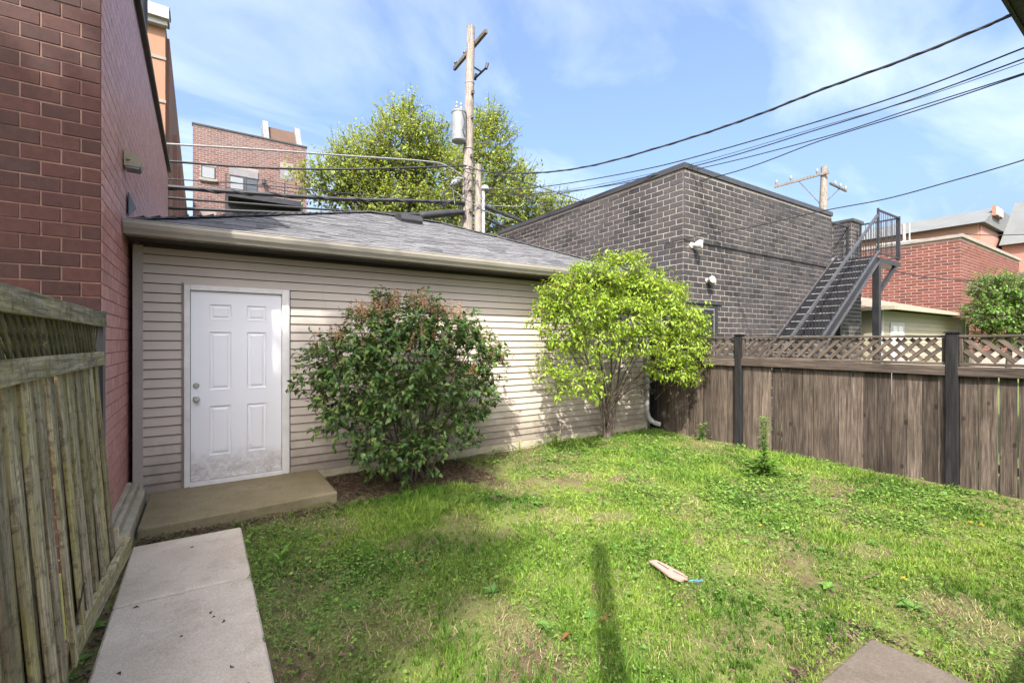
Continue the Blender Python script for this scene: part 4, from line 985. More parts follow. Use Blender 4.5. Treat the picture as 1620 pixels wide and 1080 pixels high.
MB().tube([zb2+Vector((0.12,0,0.05)), zb2+Vector((0.42,-0.05,-0.05))], 0.03, 8).build('standoff_arm', M['blackmetal'], pole)
MB().tube([zb2+Vector((0.42,-0.35,-0.05)), zb2+Vector((0.42,0.45,-0.05))], 0.035, 8).build('standoff_bar', M['blackmetal'], pole)
for yy in (-0.33, 0.43): MB().tube([zb2+Vector((0.42,yy,-0.08)), zb2+Vector((0.48,yy,0.12))], 0.055, 8).build('insulator', M['blackmetal'], pole)
for k, z in enumerate((1.9, 2.7, 3.5, 4.3, 5.0, 6.1, 7.4, 8.2)):
    q = sh(z); MB().box((q.x-0.03, q.y-0.28, z-0.05), (q.x+0.04, q.y-0.10, z+0.05)).build('step_bolt', M['polewood2'], pole)
for z in (8.6, 6.4, 5.7, 3.2): 
    q = sh(z); MB().lathe([(0.245-0.012*(z), z-0.015), (0.262-0.012*z, z-0.015), (0.262-0.012*z, z+0.015), (0.245-0.012*z, z+0.015)], (q.x, q.y, 0), 'Z', 14).build('steel_band', M['greymetal'], pole)
tf = thing('transformer', (PX-0.5, PY-0.1, 5.8), 'grey cylindrical transformer hanging on the utility pole', 'transformer')
tb, tt_ = atY(725, 226, PY), atY(725, 178, PY); tcx = tb.x
MB().lathe([(0, tb.z), (0.2, tb.z), (0.235, tb.z+0.04), (0.235, tt_.z-0.06), (0.25, tt_.z-0.06), (0.25, tt_.z), (0.1, tt_.z+0.04), (0, tt_.z+0.04)], (tcx, PY-0.05, 0), 'Z', 24).build('tank', M['greymetal'], tf, True)
for dx in (-0.08, 0.08): MB().lathe([(0, 0.28), (0.025, 0.28), (0.045, 0.22), (0.03, 0.16), (0.05, 0.1), (0.03, 0.05), (0.05, 0)], (tcx+dx, PY-0.05, tt_.z+0.03), 'Z', 10).build('bushing', M['greymetal'], tf)
MB().box((tcx+0.236, PY-0.1, (tb.z+tt_.z)/2+0.1), (PX+0.0, PY, (tb.z+tt_.z)/2+0.18)).build('bracket', M['coping'], tf)
MB().tube([(tcx, PY-0.3, tt_.z-0.1), (tcx+0.08, PY-0.31, tt_.z-0.4), (tcx-0.02, PY-0.33, tb.z+0.3), (tcx+0.1, PY-0.3, tb.z+0.1)], 0.012, 6).build('lead_wire', M['wire'], tf)
sp_ = thing('pole_stub', (PX+0.3, PY-0.2, -1.75), 'short wooden pole stub with white conduit beside the utility pole', 'pole')
s0 = atY(756, 372, PY-0.2); s1 = atY(756.5, 261, PY-0.2)
MB().tube([(s0.x, PY-0.2, -1.85), (s0.x, PY-0.2, 2.5), (s1.x, PY-0.2, s1.z)], [0.15, 0.125, 0.115], 12).build('shaft', M['polewood'], sp_, True)
c0 = atY(764.5, 300, PY-0.25); MB().tube([(c0.x, PY-0.25, -1.85), (c0.x, PY-0.25, c0.z)], 0.06, 10).build('conduit', M['white'], sp_, True)
MB().lathe([(0, 0.18), (0.12, 0.13), (0.17, 0.0), (0.05, -0.04)], (c0.x+0.06, PY-0.25, c0.z), 'Z', 12).build('weather_head', M['greymetal'], sp_, True)
sl = thing('street_lamp', (PX-0.6, PY+0.1, 4.7), 'grey street lamp head on a short arm left of the utility pole', 'lamp')
l0, l1 = atY(713, 293, PY+0.1), atY(730, 282, PY+0.1)
MB().tube([l0, l0.lerp(l1, 0.3), l0.lerp(l1, 0.7), l1], [0.03, 0.11, 0.12, 0.05], 10).build('lamp_head', M['greymetal'], sl, True)
MB().tube([l1, atY(741, 280, PY)], 0.03, 8).build('arm', M['greymetal'], sl)

p2b = atY(1302, 333, PY); p2t = atY(1304, 264, PY)
pole2 = thing('utility_pole', (p2b.x, PY, -1.75), 'far wooden utility pole with long crossarm behind the charcoal building', 'utility pole')
MB().tube([(p2b.x, PY, -1.85), (p2b.x, PY, p2b.z), (p2t.x, PY, p2t.z)], [0.24, 0.22, 0.18], 12).build('shaft', M['polewood'], pole2, True)
z2 = p2t.z-0.5
MB().beam((p2t.x-0.25, PY-0.4, z2), (p2t.x-0.25, PY+3.0, z2), 0.12, 0.14).build('crossarm', M['polewood'], pole2)
MB().beam((p2t.x+0.3, PY-0.2, z2-0.55), (p2t.x+1.9, PY-0.5, z2-0.85), 0.10, 0.10).build('standoff_arm', M['polewood2'], pole2)
MB().beam((p2t.x-0.1, PY+0.15, z2-1.9), (p2t.x-0.25, PY+1.4, z2-0.08), 0.05, 0.05).build('brace', M['polewood2'], pole2)
MB().beam((p2t.x+0.25, PY-0.1, z2-1.6), (p2t.x+1.3, PY-0.35, z2-0.75), 0.05, 0.05).build('brace', M['polewood2'], pole2)
for yy in (0.3, 1.9, 2.85): MB().lathe([(0, 0.4), (0.06, 0.36), (0.09, 0.2), (0.03, 0.0)], (p2t.x-0.25, PY+yy, z2+0.07), 'Z', 8).build('insulator', M['greymetal'], pole2)
for k in (0.6, 1.2, 1.8): MB().lathe([(0, 0.4), (0.06, 0.36), (0.09, 0.2), (0.03, 0.0)], (p2t.x+0.3+k*0.85, PY-0.2-k*0.16, z2-0.6-k*0.16), 'Z', 8).build('insulator', M['greymetal'], pole2)

# ================================================================ WIRES
def smooth_pts(pts, n=6):
    P = [Vector(p) for p in pts]; out_ = []
    for i in range(len(P)-1):
        p0, p1, p2, p3 = P[max(i-1,0)], P[i], P[i+1], P[min(i+2,len(P)-1)]
        for k in range(n):
            t = k/n; out_.append(0.5*((2*p1)+(p2-p0)*t+(2*p0-5*p1+4*p2-p3)*t*t+(3*p1-p0-3*p2+p3)*t**3))
    out_.append(P[-1]); return out_
def wire(name, pts, r, mat, label, twist=0):
    mb = MB(); pts = smooth_pts(pts, 8 if not twist else 24)
    mb.tube(pts, r, 6)
    if twist:
        ph = 0; tw = []
        for i, p in enumerate(pts):
            ph += 0.55; d = (pts[min(i+1,len(pts)-1)]-pts[max(i-1,0)]).normalized(); x = d.cross(Vector((0,0,1))).normalized(); y = d.cross(x)
            tw.append(p + (x*math.cos(ph)+y*math.sin(ph))*r*0.85)
        mb.tube(tw, r*0.55, 5)
    o = mb.build(name, mat, None, True); return tag(o, label, 'cable', 'overhead cables')
WY = PY-0.1
def left_wire(uv, y=WY):
    P = [atY(u, v, y) for u, v in uv]; d = P[0]-P[1]; d = d/abs(d.x); return [P[0]+d*9+Vector((0,0,0.35)), P[0]+d*4] + P
PA = (PX, PY)
wire('overhead_cable', left_wire([(266, 228), (400, 236), (540, 246), (670, 255), (705, 262), (738, 283)]), 0.024, M['wiregrey'], 'pale cable along the alley, highest of those left of the pole')
wire('overhead_cable', left_wire([(264, 255), (400, 265), (540, 268), (660, 265), (712, 263), (742, 262)]), 0.028, M['wire'], 'dark cable along the alley, second from the top left of the pole')
wire('overhead_cable', left_wire([(266, 283), (400, 292), (540, 305), (740, 325)]), 0.014, M['wire'], 'thin dark cable along the alley, third from top left of the pole')
wire('overhead_cable', left_wire([(266, 296), (400, 306), (540, 315), (660, 318), (735, 321)]), 0.055, M['wire'], 'thick twisted black cable bundle along the alley left of the pole', 1)
wire('overhead_cable', left_wire([(266, 313), (400, 323), (540, 333), (660, 338), (735, 336)]), 0.03, M['wire'], 'dark cable along the alley just below the thick twisted bundle')
wire('overhead_cable', left_wire([(266, 329), (380, 334), (500, 338), (600, 339), (735, 339)]), 0.04, M['wire'], 'lowest thick black cable along the alley, just above the garage ridge')
# splice case on the low cable
sc = MB().tube([atY(664, 341, WY-0.12), atY(668, 341, WY-0.12), atY(720, 336, WY-0.12), atY(735, 335, WY-0.12)], [0.05, 0.13, 0.11, 0.05], 12).build('splice_case', M['blackmetal'], None, True)
tag(sc, 'black tubular cable splice case hanging left of the utility pole', 'splice case')
# to the right, towards the houses in front
EV = (8.64, 1.42)
def drop(uv, A_, B_): return [at_line(u, v, A_, B_) for u, v in uv]
wire('service_drop', drop([(742, 263), (760, 270), (800, 274), (870, 272), (950, 259), (1080, 222), (1190, 185), (1300, 142), (1450, 87), (1603, 23)], PA, EV), 0.019, M['wire'], 'thick twisted black service cable from the pole to the dark eave at upper right', 1)
B2 = (8.9, 1.3)
wire('service_drop', drop([(770, 300), (855, 296), (1000, 272), (1130, 240), (1400, 159), (1620, 76), (1760, 20)], PA, B2), 0.011, M['wire'], 'single dark cable running right just below the thick twisted service cable')
wire('service_drop', drop([(770, 305), (870, 308), (1085, 266), (1300, 203), (1450, 155), (1620, 93), (1760, 40)], PA, B2), 0.010, M['wire'], 'upper cable of the close pair running right over the charcoal building')
wire('service_drop', drop([(770, 310), (900, 300), (1085, 262), (1300, 200), (1450, 157), (1620, 99), (1760, 48)], PA, (9.1, 1.3)), 0.005, M['wire'], 'thinnest wire running right over the charcoal building')
wire('service_drop', drop([(770, 312), (920, 300), (1100, 268), (1300, 218), (1450, 170), (1620, 116), (1760, 66)], PA, (9.4, 1.5)), 0.009, M['wire'], 'lower cable of the close pair running right over the charcoal building')
wire('service_drop', drop([(770, 318), (940, 318), (1140, 278), (1300, 222), (1450, 175), (1620, 118), (1760, 70)], PA, (9.6, 1.6)), 0.010, M['wire'], 'lowest dark cable running right above the charcoal building coping')
wire('service_drop', drop([(1052, 385), (1120, 370), (1190, 359), (1300, 334), (1400, 315), (1500, 288), (1620, 253), (1760, 205)], (8.22, 6.0), (8.0, 1.2)), 0.008, M['wire'], 'single wire crossing in front of the charcoal wall towards the right edge')
wire('service_drop', drop([(775, 272), (850, 295), (920, 318), (1000, 350)], PA, (10.2, 13.3)), 0.014, M['wire'], 'dark wire sagging from the pole down behind the charcoal building')
wire('service_drop', drop([(765, 298), (800, 302), (850, 320), (905, 345)], PA, (9.2, 13.4)), 0.014, M['wire'], 'dark wire from the pole stub to the charcoal building roof edge')
wire('alley_cable', drop([(742, 322), (765, 327), (800, 340), (840, 356), (900, 378)], PA, (12.0, 13.6)), 0.05, M['wire'], 'thick black cable leaving the pole to the right behind the coping', 1)
wire('alley_cable', drop([(742, 340), (765, 345), (790, 356), (830, 372)], PA, (12.0, 13.6)), 0.045, M['wire'], 'lower thick black cable leaving the pole to the right')
wire('side_cable', [Vector((14.9, 6.0, 2.3))+Vector((0.3,-0.4,0)), atX(1450, 436, 22), atX(1540, 444, 24), atX(1620, 444, 26), atX(1700, 440, 28)], 0.022, M['wire'], 'dark cable crossing in front of the red brick building')
wire('side_cable', [atX(1500, 368, 40), atX(1560, 372, 42), atX(1620, 371, 44), atX(1700, 370, 46)], 0.03, M['wire'], 'thin cable in front of the far grey roofed building')
# a tangle of short drops around the pole head
ct = thing('cable_tangle', (PX+0.3, PY-0.4, 4.0), 'tangle of thin looping cables around the utility pole', 'cables')
rs = random.Random(5)
for k in range(20):
    a_ = atY(rs.uniform(690, 765), rs.uniform(258, 345), PY-rs.uniform(0.1, 0.4)); b_ = atY(rs.uniform(700, 830), rs.uniform(262, 350), PY-rs.uniform(0.1, 0.4))
    mid = (a_+b_)/2 + Vector((0, 0, -rs.uniform(0.0, 0.35)))
    MB().tube(smooth_pts([a_, mid, b_], 6), rs.choice((0.008, 0.012, 0.016)), 5).build('loop', M['wiregrey'] if k % 4 == 0 else M['wire'], ct, True)

# ================================================================ PORCH EAVE above the camera's right
pe = thing('house_eave', (9.5, 0.2, 4.2), 'dark house eave at the upper right corner where the service cable ends', 'eave')
MB().box((8.05, -1.9, 4.20), (12.5, 1.40, 4.34)).build('soffit', M['darkpaint'], pe)
MB().box((8.0, 1.4001, 4.17), (12.55, 1.44, 4.38)).build('fascia', M['darkpaint'], pe)
MB().box((8.6, -6.0, -1.85), (12.3, -0.2, 4.1995)).build('wall', M['mortar_buff'], pe)
bh = thing('back_porch', (3.0, -2.0, -1.75), 'porch post and added unseen house wall behind the viewpoint, shading the patio side', 'house')
MB().box((0.9, -6.0, -1.85), (7.0, -1.7, 1.7)).build('wall', M['mortar_buff'], bh)  # unseen wall, added and sized for its shade over the patio
MB().box((-0.10, -0.40, -1.80), (-0.01, -0.31, 3.0)).build('post', M['darkpaint'], bh)

# ================================================================ PLANTS
def norm(a): return a/np.maximum(np.linalg.norm(a, axis=-1, keepdims=True), 1e-9)
def leaf_mesh(name, base, dirs, nrm, L, W, fold=0.18, droop=0.15):
    """many pointed leaves, 4 triangles each"""
    n = len(base); d = norm(dirs); s = norm(np.cross(nrm, d)); u = np.cross(d, s)
    L = np.asarray(L).reshape(-1, 1)*np.ones((n, 1)); W = np.asarray(W).reshape(-1, 1)*np.ones((n, 1))
    b = base; m = base + d*L*0.5; tip = base + d*L - u*L*droop
    l = base + d*L*0.42 + s*W*0.5 + u*W*fold; r = base + d*L*0.42 - s*W*0.5 + u*W*fold
    V = np.stack([b, l, r, m, tip], 1).reshape(-1, 3)
    o = (np.arange(n)*5)[:, None]
    Fc = np.concatenate([o+np.array([0,2,3]), o+np.array([3,2,4]), o+np.array([0,3,1]), o+np.array([3,4,1])], 0)
    return fast_mesh(name, V, [Fc])
def rand_unit(n): return norm(rng.standard_normal((n, 3)))

def foliage(clumps, ntwig, leaves_per, L, W, shell=0.5, droop=0.25, up=0.35, twig_len=(0.12, 0.25), clip=None):
    """clumps: (cx,cy,cz,rx,ry,rz). returns leaf arrays and twig segments"""
    vol = np.array([c[3]*c[4]*c[5] for c in clumps])**0.72; cnt = np.maximum((vol/vol.sum()*ntwig).astype(int), 1)
    B, Dd, Nn, TW = [], [], [], []
    for c, k in zip(clumps, cnt):
        cc = np.array(c[:3]); rr = np.array(c[3:6]); q = rand_unit(k)
        rad = shell + (1-shell)*rng.random((k, 1))**0.6; rad *= 1 + 0.13*np.sin(q[:, :1]*7+c[0]*3)*np.cos(q[:, 2:3]*6+c[1])
        p = cc + q*rr*rad; out_ = norm(q/rr); td = norm(out_*0.8 + np.array([0, 0, up]) + 0.5*rand_unit(k))
        tl = rng.uniform(*twig_len, (k, 1)); TW.append(np.concatenate([p, p+td*tl], 1))
        for j in range(leaves_per):
            f = (j+0.6)/leaves_per; pos = p + td*tl*f
            side = norm(np.cross(td, rand_unit(k)))
            dr = norm(side*0.75 + td*0.55 + np.array([0, 0, -droop]) + 0.2*rand_unit(k))
            nn = norm(np.array([0, 0, 1.0]) + 0.35*out_ + 0.45*rand_unit(k)); nn = norm(nn - dr*np.sum(nn*dr, 1, keepdims=True))
            B.append(pos); Dd.append(dr); Nn.append(nn)
    B, Dd, Nn, TW = map(np.concatenate, (B, Dd, Nn, TW))
    if clip is not None:
        k = clip(B); B, Dd, Nn = B[k], Dd[k], Nn[k]; k2 = clip(TW[:, 3:]); TW = TW[k2]
    return B, Dd, Nn, TW
def twig_mesh(mb, TW, r=0.003):
    for t in TW: mb.tube([t[:3], t[3:]], [r, r*0.5], 3, cap=False)
def stem(mb, pts, r0, r1, n=7):
    P = smooth_pts(pts, 5); k = len(P); mb.tube(P, [r0+(r1-r0)*i/(k-1) for i in range(k)], n)

def single_leaves(par, B, Dd, Nn, sel, L, W, mat):
    me = leaf_mesh('leaf', np.zeros((1,3)), np.array([[1.,0,0]]), np.array([[0,0,1.]]), L, W); me.materials.append(mat)
    for i in sel:
        d = Vector(Dd[i]).normalized(); n = Vector(Nn[i]); s = n.cross(d).normalized(); u = d.cross(s)
        o = bpy.data.objects.new('leaf', me); Mx = Matrix((d, s, u)).transposed().to_4x4(); Mx.translation = Vector(B[i]); o.matrix_basis = Mx; link(o, par)

def make_plant(root, B, Dd, Nn, TW, L, W, mat, nsingle=100, fname='foliage', twr=0.003, droop=0.15):
    f = np.array([proj(b)[2] for b in B]); order = np.argsort(f); 
    sel = order[:nsingle*3:3] if nsingle else []
    keep = np.ones(len(B), bool); keep[list(sel)] = False
    n = keep.sum(); sz_ = np.clip(rng.normal(1.0, 0.28, n), 0.4, 1.6); Ls = L*sz_; Ws = W*sz_*rng.uniform(0.8, 1.2, n)
    me = leaf_mesh(fname, B[keep], Dd[keep], Nn[keep], Ls, Ws, droop=droop); me.materials.append(mat)
    o = bpy.data.objects.new(fname, me); link(o, root); tag(o, kind='stuff')
    if nsingle: single_leaves(root, B, Dd, Nn, sel, L*1.05, W*1.05, mat)
    if twr:
        mb = MB(); twig_mesh(mb, TW, twr); o = mb.build('twigs', M['bark'], root); tag(o, kind='stuff')

# --- dark lilac shrub in front of the garage wall
s1 = thing('lilac_shrub', (2.2, 5.5, -1.70), 'wide dark green shrub with brown seed heads beside the garage door', 'shrub')
wallclip = lambda P: (P[:, 1] < 6.12)
def sp3(u, v, Y, ru, rv, ry):
    p = atY(u, v, Y); t_ = proj(p)[2]; return (p.x, p.y, p.z, ru/F*t_*1.05, ry, rv/F*t_)
cl1 = [sp3(645, 505, 5.45, 55, 22, .32), sp3(590, 525, 5.4, 48, 26, .34), sp3(700, 525, 5.5, 48, 26, .34), sp3(745, 560, 5.5, 38, 28, .32), sp3(540, 568, 5.4, 46, 26, .34), sp3(645, 565, 5.3, 75, 34, .42),
       sp3(520, 600, 5.4, 20, 13, .2), sp3(778, 583, 5.55, 20, 14, .18), sp3(565, 615, 5.25, 58, 26, .36), sp3(700, 605, 5.35, 55, 26, .34), sp3(630, 635, 5.15, 60, 22, .32), sp3(750, 630, 5.5, 26, 22, .24),
       sp3(560, 668, 5.2, 42, 18, .28), sp3(605, 700, 5.05, 48, 16, .26), sp3(690, 690, 5.2, 48, 16, .26), sp3(650, 718, 4.98, 38, 13, .2), sp3(725, 668, 5.4, 30, 16, .2), sp3(530, 640, 5.35, 26, 14, .2)]
for (u, v, y) in ((600, 482, 5.5), (668, 476, 5.5), (690, 490, 5.5), (560, 505, 5.4), (735, 505, 5.5), (786, 560, 5.55), (760, 530, 5.5), (520, 545, 5.4), (495, 572, 5.35), (488, 610, 5.35), (770, 615, 5.5), (520, 668, 5.3), (745, 690, 5.35), (590, 732, 5.0), (690, 728, 5.0), (640, 738, 4.95)):
    cl1.append(sp3(u, v, y, 12, 13, .1))
B, Dd, Nn, TW = foliage(cl1, 2100, 6, 0.075, 0.045, 0.45, 0.3, 0.4, (0.08, 0.19), wallclip)
make_plant(s1, B, Dd, Nn, TW, 0.068, 0.038, M['leaf_dark'], 120)
rs = random.Random(2)
for k in range(26):
    a = rs.uniform(0, 6.28); tgt = cl1[k % len(cl1)]
    mb = MB(); b0 = Vector((2.2+0.16*math.cos(a), 5.5+0.1*math.sin(a), -1.74)); t0 = Vector((tgt[0], tgt[1], tgt[2]+0.05))
    stem(mb, [b0, b0.lerp(t0, 0.4)+Vector((rs.uniform(-.08,.08), rs.uniform(-.05,.05), 0.12)), t0], 0.016, 0.005); mb.build('stem', M['bark'], s1, True)
# spent flower heads, airy brown panicles
hp = []
for k in range(190):
    c = cl1[rs.choice([0, 0, 0, 1, 1, 2, 2, 2, 3, 3, 4, 5, 5, 6, 7, 7, 9])]
    a = rs.uniform(0, 6.28); e = rs.uniform(0.25, 1.4)
    hp.append(Vector((c[0]+c[3]*math.cos(a)*math.cos(e), min(c[1]+c[4]*math.sin(a)*math.cos(e), 6.05), c[2]+c[5]*math.sin(e)*1.02)))
PB, PD, PN = [], [], []; tw = MB()
for h_ in hp:
    up_ = Vector((rs.uniform(-.3,.3), rs.uniform(-.3,.2), 1)).normalized(); ln = rs.uniform(0.12, 0.24)
    tw.tube([h_, h_+up_*ln], [0.0025, 0.001], 3, cap=False)
    for j in range(34):
        f = rs.random(); q = h_ + up_*ln*f + Vector((rs.uniform(-1,1), rs.uniform(-1,1), rs.uniform(-.4,.6)))*0.045*(1.1-f)
        PB.append(q[:]); PD.append((rs.uniform(-1,1), rs.uniform(-1,1), rs.uniform(-.2,1))); PN.append((rs.uniform(-1,1), rs.uniform(-1,1), rs.uniform(-1,1)))
me = leaf_mesh('seed_heads', np.array(PB), np.array(PD), np.array(PN), 0.026, 0.011); me.materials.append(M['seed'])
o = bpy.data.objects.new('seed_heads', me); link(o, s1); tag(o, kind='stuff')
o = tw.build('seed_stalks', M['seed'], s1); tag(o, kind='stuff')

# --- lime multi-stem shrub at the garage corner
s2 = thing('lime_shrub', (5.95, 5.85, -1.72), 'lime green multi stemmed shrub tree at the garage corner downspout', 'shrub')
cl2 = [sp3(985, 425, 5.45, 34, 16, .28), sp3(940, 448, 5.35, 46, 22, .34), sp3(895, 468, 5.35, 34, 24, .3), sp3(1005, 462, 5.35, 48, 24, .36), sp3(1045, 470, 5.25, 40, 22, .34), sp3(868, 492, 5.4, 20, 14, .22),
       sp3(925, 492, 5.2, 52, 20, .36), sp3(990, 502, 5.1, 52, 22, .38), sp3(1050, 508, 5.1, 46, 24, .36), sp3(1090, 515, 5.0, 24, 18, .26), sp3(892, 534, 5.3, 32, 13, .26), sp3(945, 540, 5.05, 34, 10, .26),
       sp3(1015, 540, 5.0, 36, 13, .28), sp3(1075, 548, 4.95, 34, 17, .28), sp3(1060, 582, 5.0, 40, 12, .28), sp3(905, 603, 5.1, 34, 8, .22), sp3(878, 578, 5.3, 14, 9, .16), sp3(930, 580, 5.15, 16, 6, .14), sp3(1092, 592, 5.0, 16, 7, .14), sp3(950, 606, 5.0, 12, 6, .12)]
for (u, v, y) in ((860, 470, 5.4), (852, 512, 5.4), (915, 428, 5.4), (958, 414, 5.45), (1012, 412, 5.45), (1040, 438, 5.35), (1072, 462, 5.2), (1102, 495, 5.0), (1112, 530, 4.95), (870, 545, 5.35), (862, 590, 5.3), (1108, 570, 4.95), (975, 560, 5.0), (940, 622, 5.05), (885, 618, 5.15)):
    cl2.append(sp3(u, v, y, 11, 9, .1))
B, Dd, Nn, TW = foliage(cl2, 3700, 6, 0.07, 0.03, 0.5, 0.35, 0.35, (0.09, 0.20), lambda P: (P[:, 1] < 6.1) & (P[:, 0] < 7.42))
make_plant(s2, B, Dd, Nn, TW, 0.064, 0.026, M['leaf_lime'], 120, droop=0.3)
rs = random.Random(4); fork = []
for k in range(20):
    tgt = cl2[k % len(cl2)]; b0 = Vector((5.92+rs.uniform(-.12,.14), 5.86+rs.uniform(-.06,.06), -1.76)); t0 = Vector((tgt[0], tgt[1], tgt[2]))
    mb = MB(); m1 = Vector((b0.x+(t0.x-b0.x)*0.12+rs.uniform(-.05,.05), b0.y-0.08, -1.1+rs.uniform(-.1,.1))); m2 = m1.lerp(t0, 0.5)+Vector((rs.uniform(-.1,.1), 0, 0.1))
    stem(mb, [b0, m1, m2, t0], 0.026 if k < 4 else 0.012, 0.005); mb.build('stem', M['bark'], s2, True)
mb = MB()                                   # bare twiggy growth inside the crown
for k in range(150):
    b0 = Vector((rs.uniform(5.5, 6.9), rs.uniform(5.2, 5.8), rs.uniform(-1.1, 0.1))); dv = Vector((rs.uniform(-.5,.6), rs.uniform(-.4,.2), rs.uniform(-.1,.5)))*rs.uniform(.3,.8)
    stem(mb, [b0, b0+dv*0.5+Vector((0,0,.04)), b0+dv], 0.006, 0.0015, 4)
o = mb.build('bare_twigs', M['bark'], s2); tag(o, kind='stuff')
PB, PD, PN = [], [], []
for k in range(14):
    c = cl2[rs.choice([1, 2, 2, 2, 5, 5, 6, 4, 8])]; a = rs.uniform(3.3, 6.0); h_ = Vector((c[0]+c[3]*0.9*math.cos(a), c[1]+c[4]*0.95*math.sin(a), c[2]+c[5]*rs.uniform(0,.6)))
    for j in range(26): PB.append((h_+Vector((rs.gauss(0,.02), rs.gauss(0,.02), rs.gauss(0,.018))))[:]); PD.append((rs.uniform(-1,1), rs.uniform(-1,1), rs.uniform(-1,1))); PN.append((rs.uniform(-1,1), rs.uniform(-1,1), rs.uniform(-1,1)))
me = leaf_mesh('spent_blossom', np.array(PB), np.array(PD), np.array(PN), 0.022, 0.012); me.materials.append(M['seed']); o = bpy.data.objects.new('spent_blossom', me); link(o, s2); tag(o, kind='stuff')

# --- big tree behind the alley
def tree(name, label, base, clumps, ntwig, per, L, W, mat, trunk_r, nlimb=10, twl=(0.4, 0.9), shell=0.35, group=None):
    t = thing(name, base, label, 'tree', group)
    B, Dd, Nn, TW = foliage(clumps, ntwig, per, L, W, shell, 0.3, 0.5, twl)
    make_plant(t, B, Dd, Nn, TW, L, W, mat, 0, 'crown', 0.012 if L > 0.1 else 0.004)
    b0 = Vector(base); zc = sum(c[2] for c in clumps)/len(clumps); top = Vector((sum(c[0] for c in clumps)/len(clumps), sum(c[1] for c in clumps)/len(clumps), zc))
    fk = b0.lerp(top, 0.55); mb = MB(); stem(mb, [b0-Vector((0,0,.2)), b0.lerp(fk, .5)+Vector((trunk_r*.5, 0, 0)), fk], trunk_r, trunk_r*0.6, 10); mb.build('trunk', M['bark'], t, True)
    rs = random.Random(int(base[0]*10))
    for c in clumps:
        tgt = Vector(c[:3])+Vector((0, 0, c[5]*0.5)); mid = fk.lerp(tgt, .5)+Vector((rs.uniform(-.1,.1), rs.uniform(-.1,.1), .08))*trunk_r*8
        mb = MB(); stem(mb, [fk-Vector((0,0,trunk_r)), mid, tgt], trunk_r*0.42, trunk_r*0.08, 6); mb.build('limb', M['bark'], t, True)
    return t
TD = 22.0
def tp(u, v, du, dv, dd=0.0, depth=None):
    t_ = TD+dd; a, b, c = ray(u, v); return (a*t_, b*t_, c*t_, du/F*t_, (depth or du/F*t_*0.8), dv/F*t_)
big = [tp(640, 195, 26, 24, 0.5), tp(682, 222, 26, 26, 1.0), tp(640, 235, 55, 35), tp(762, 203, 22, 18, 1), tp(775, 225, 38, 30, 0.5), tp(580, 256, 42, 24), tp(560, 280, 50, 25, -0.5), tp(515, 285, 30, 16, -1.0),
       tp(490, 290, 24, 12, -1.0), tp(610, 300, 60, 38), tp(690, 280, 60, 45, 1), tp(760, 280, 55, 40), tp(810, 290, 35, 32, .5), tp(835, 325, 38, 22), tp(760, 340, 75, 40), tp(650, 345, 80, 38), tp(560, 320, 50, 20), tp(880, 345, 40, 25, 1),
       tp(560, 225, 14, 12, 0.5), tp(612, 212, 16, 14, .5), tp(648, 172, 10, 14, .6), tp(772, 190, 16, 15, 1), tp(530, 240, 10, 10, 0)]
tree('ash_tree', 'large bright green tree rising behind the utility pole', (8.4, 20.9, -1.75), big, 6200, 7, 0.155, 0.085, M['leaf_tree'], 0.34, twl=(0.5, 1.0), shell=0.4)
# --- tree in front of the red brick building
TD = 17.6
rt = [tp(1590, 462, 42, 20, 0), tp(1570, 455, 28, 14, -.3), tp(1600, 490, 48, 26, 0), tp(1560, 495, 30, 16, -.4), tp(1640, 465, 40, 24, .3), tp(1610, 525, 55, 22, 0), tp(1660, 505, 40, 30, 0)]
tree('bushy_tree', 'rounded bright green tree at the right edge above the fence', (25.0, 4.3, -1.75), rt, 2400, 7, 0.11, 0.055, M['leaf_mid'], 0.11, twl=(0.2, 0.45), shell=0.4)
# --- trees of the left neighbour: out of frame, they shade the door, the brick face and part of the lawn
sh1 = [(-4.85, -2.1, 11.0, 1.0, 0.9, 0.8), (-6.3, -2.75, 11.3, 1.2, 0.9, 0.9), (-7.3, -3.4, 11.2, 1.3, 1.3, 0.9), (-6.2, -3.7, 11.8, 1.3, 1.3, 1.0), (-7.6, -5.2, 11.3, 1.2, 1.4, 0.9), (-6.7, -5.4, 11.6, 0.8, 0.9, 0.7), (-7.9, -2.0, 10.6, 0.6, 0.5, 0.5)]
tree('maple_tree', 'leafy tree of the left neighbour whose shade falls on the garage door', (-7.4, -3.4, -1.75), sh1, 2300, 7, 0.17, 0.11, M['leaf_mid'], 0.2, twl=(0.2, 0.4), shell=0.2)

# ================================================================ LAWN
def vnoise(x, y, s, seed):
    r_ = np.random.default_rng(seed); G = r_.random((64, 64)); X = x/s+100; Y = y/s+100
    i, j = np.floor(X).astype(int), np.floor(Y).astype(int); fx_, fy_ = X-i, Y-j; fx_ = fx_*fx_*(3-2*fx_); fy_ = fy_*fy_*(3-2*fy_)
    g = lambda a, b: G[a % 64, b % 64]
    return g(i,j)*(1-fx_)*(1-fy_)+g(i+1,j)*fx_*(1-fy_)+g(i,j+1)*(1-fx_)*fy_+g(i+1,j+1)*fx_*fy_
def fbm(x, y, s, seed): return 0.55*vnoise(x, y, s, seed)+0.3*vnoise(x, y, s*0.45, seed+1)+0.15*vnoise(x, y, s*0.2, seed+2)
def bed(x, y):
    """1 where the mulch bed and bare soil are"""
    e = 5.05 + 0.10*np.sin(x*2.1) + 0.25*(fbm(x, y, 0.5, 31)-0.5)
    lim = np.where(x < 1.15, 9, np.where(x < 2.9, e-0.03, np.where(x < 4.6, 5.15+0.42*(x-2.9)/1.7+0.35*(fbm(x, y, .4, 33)-.5), 5.95)))
    return (y > lim)
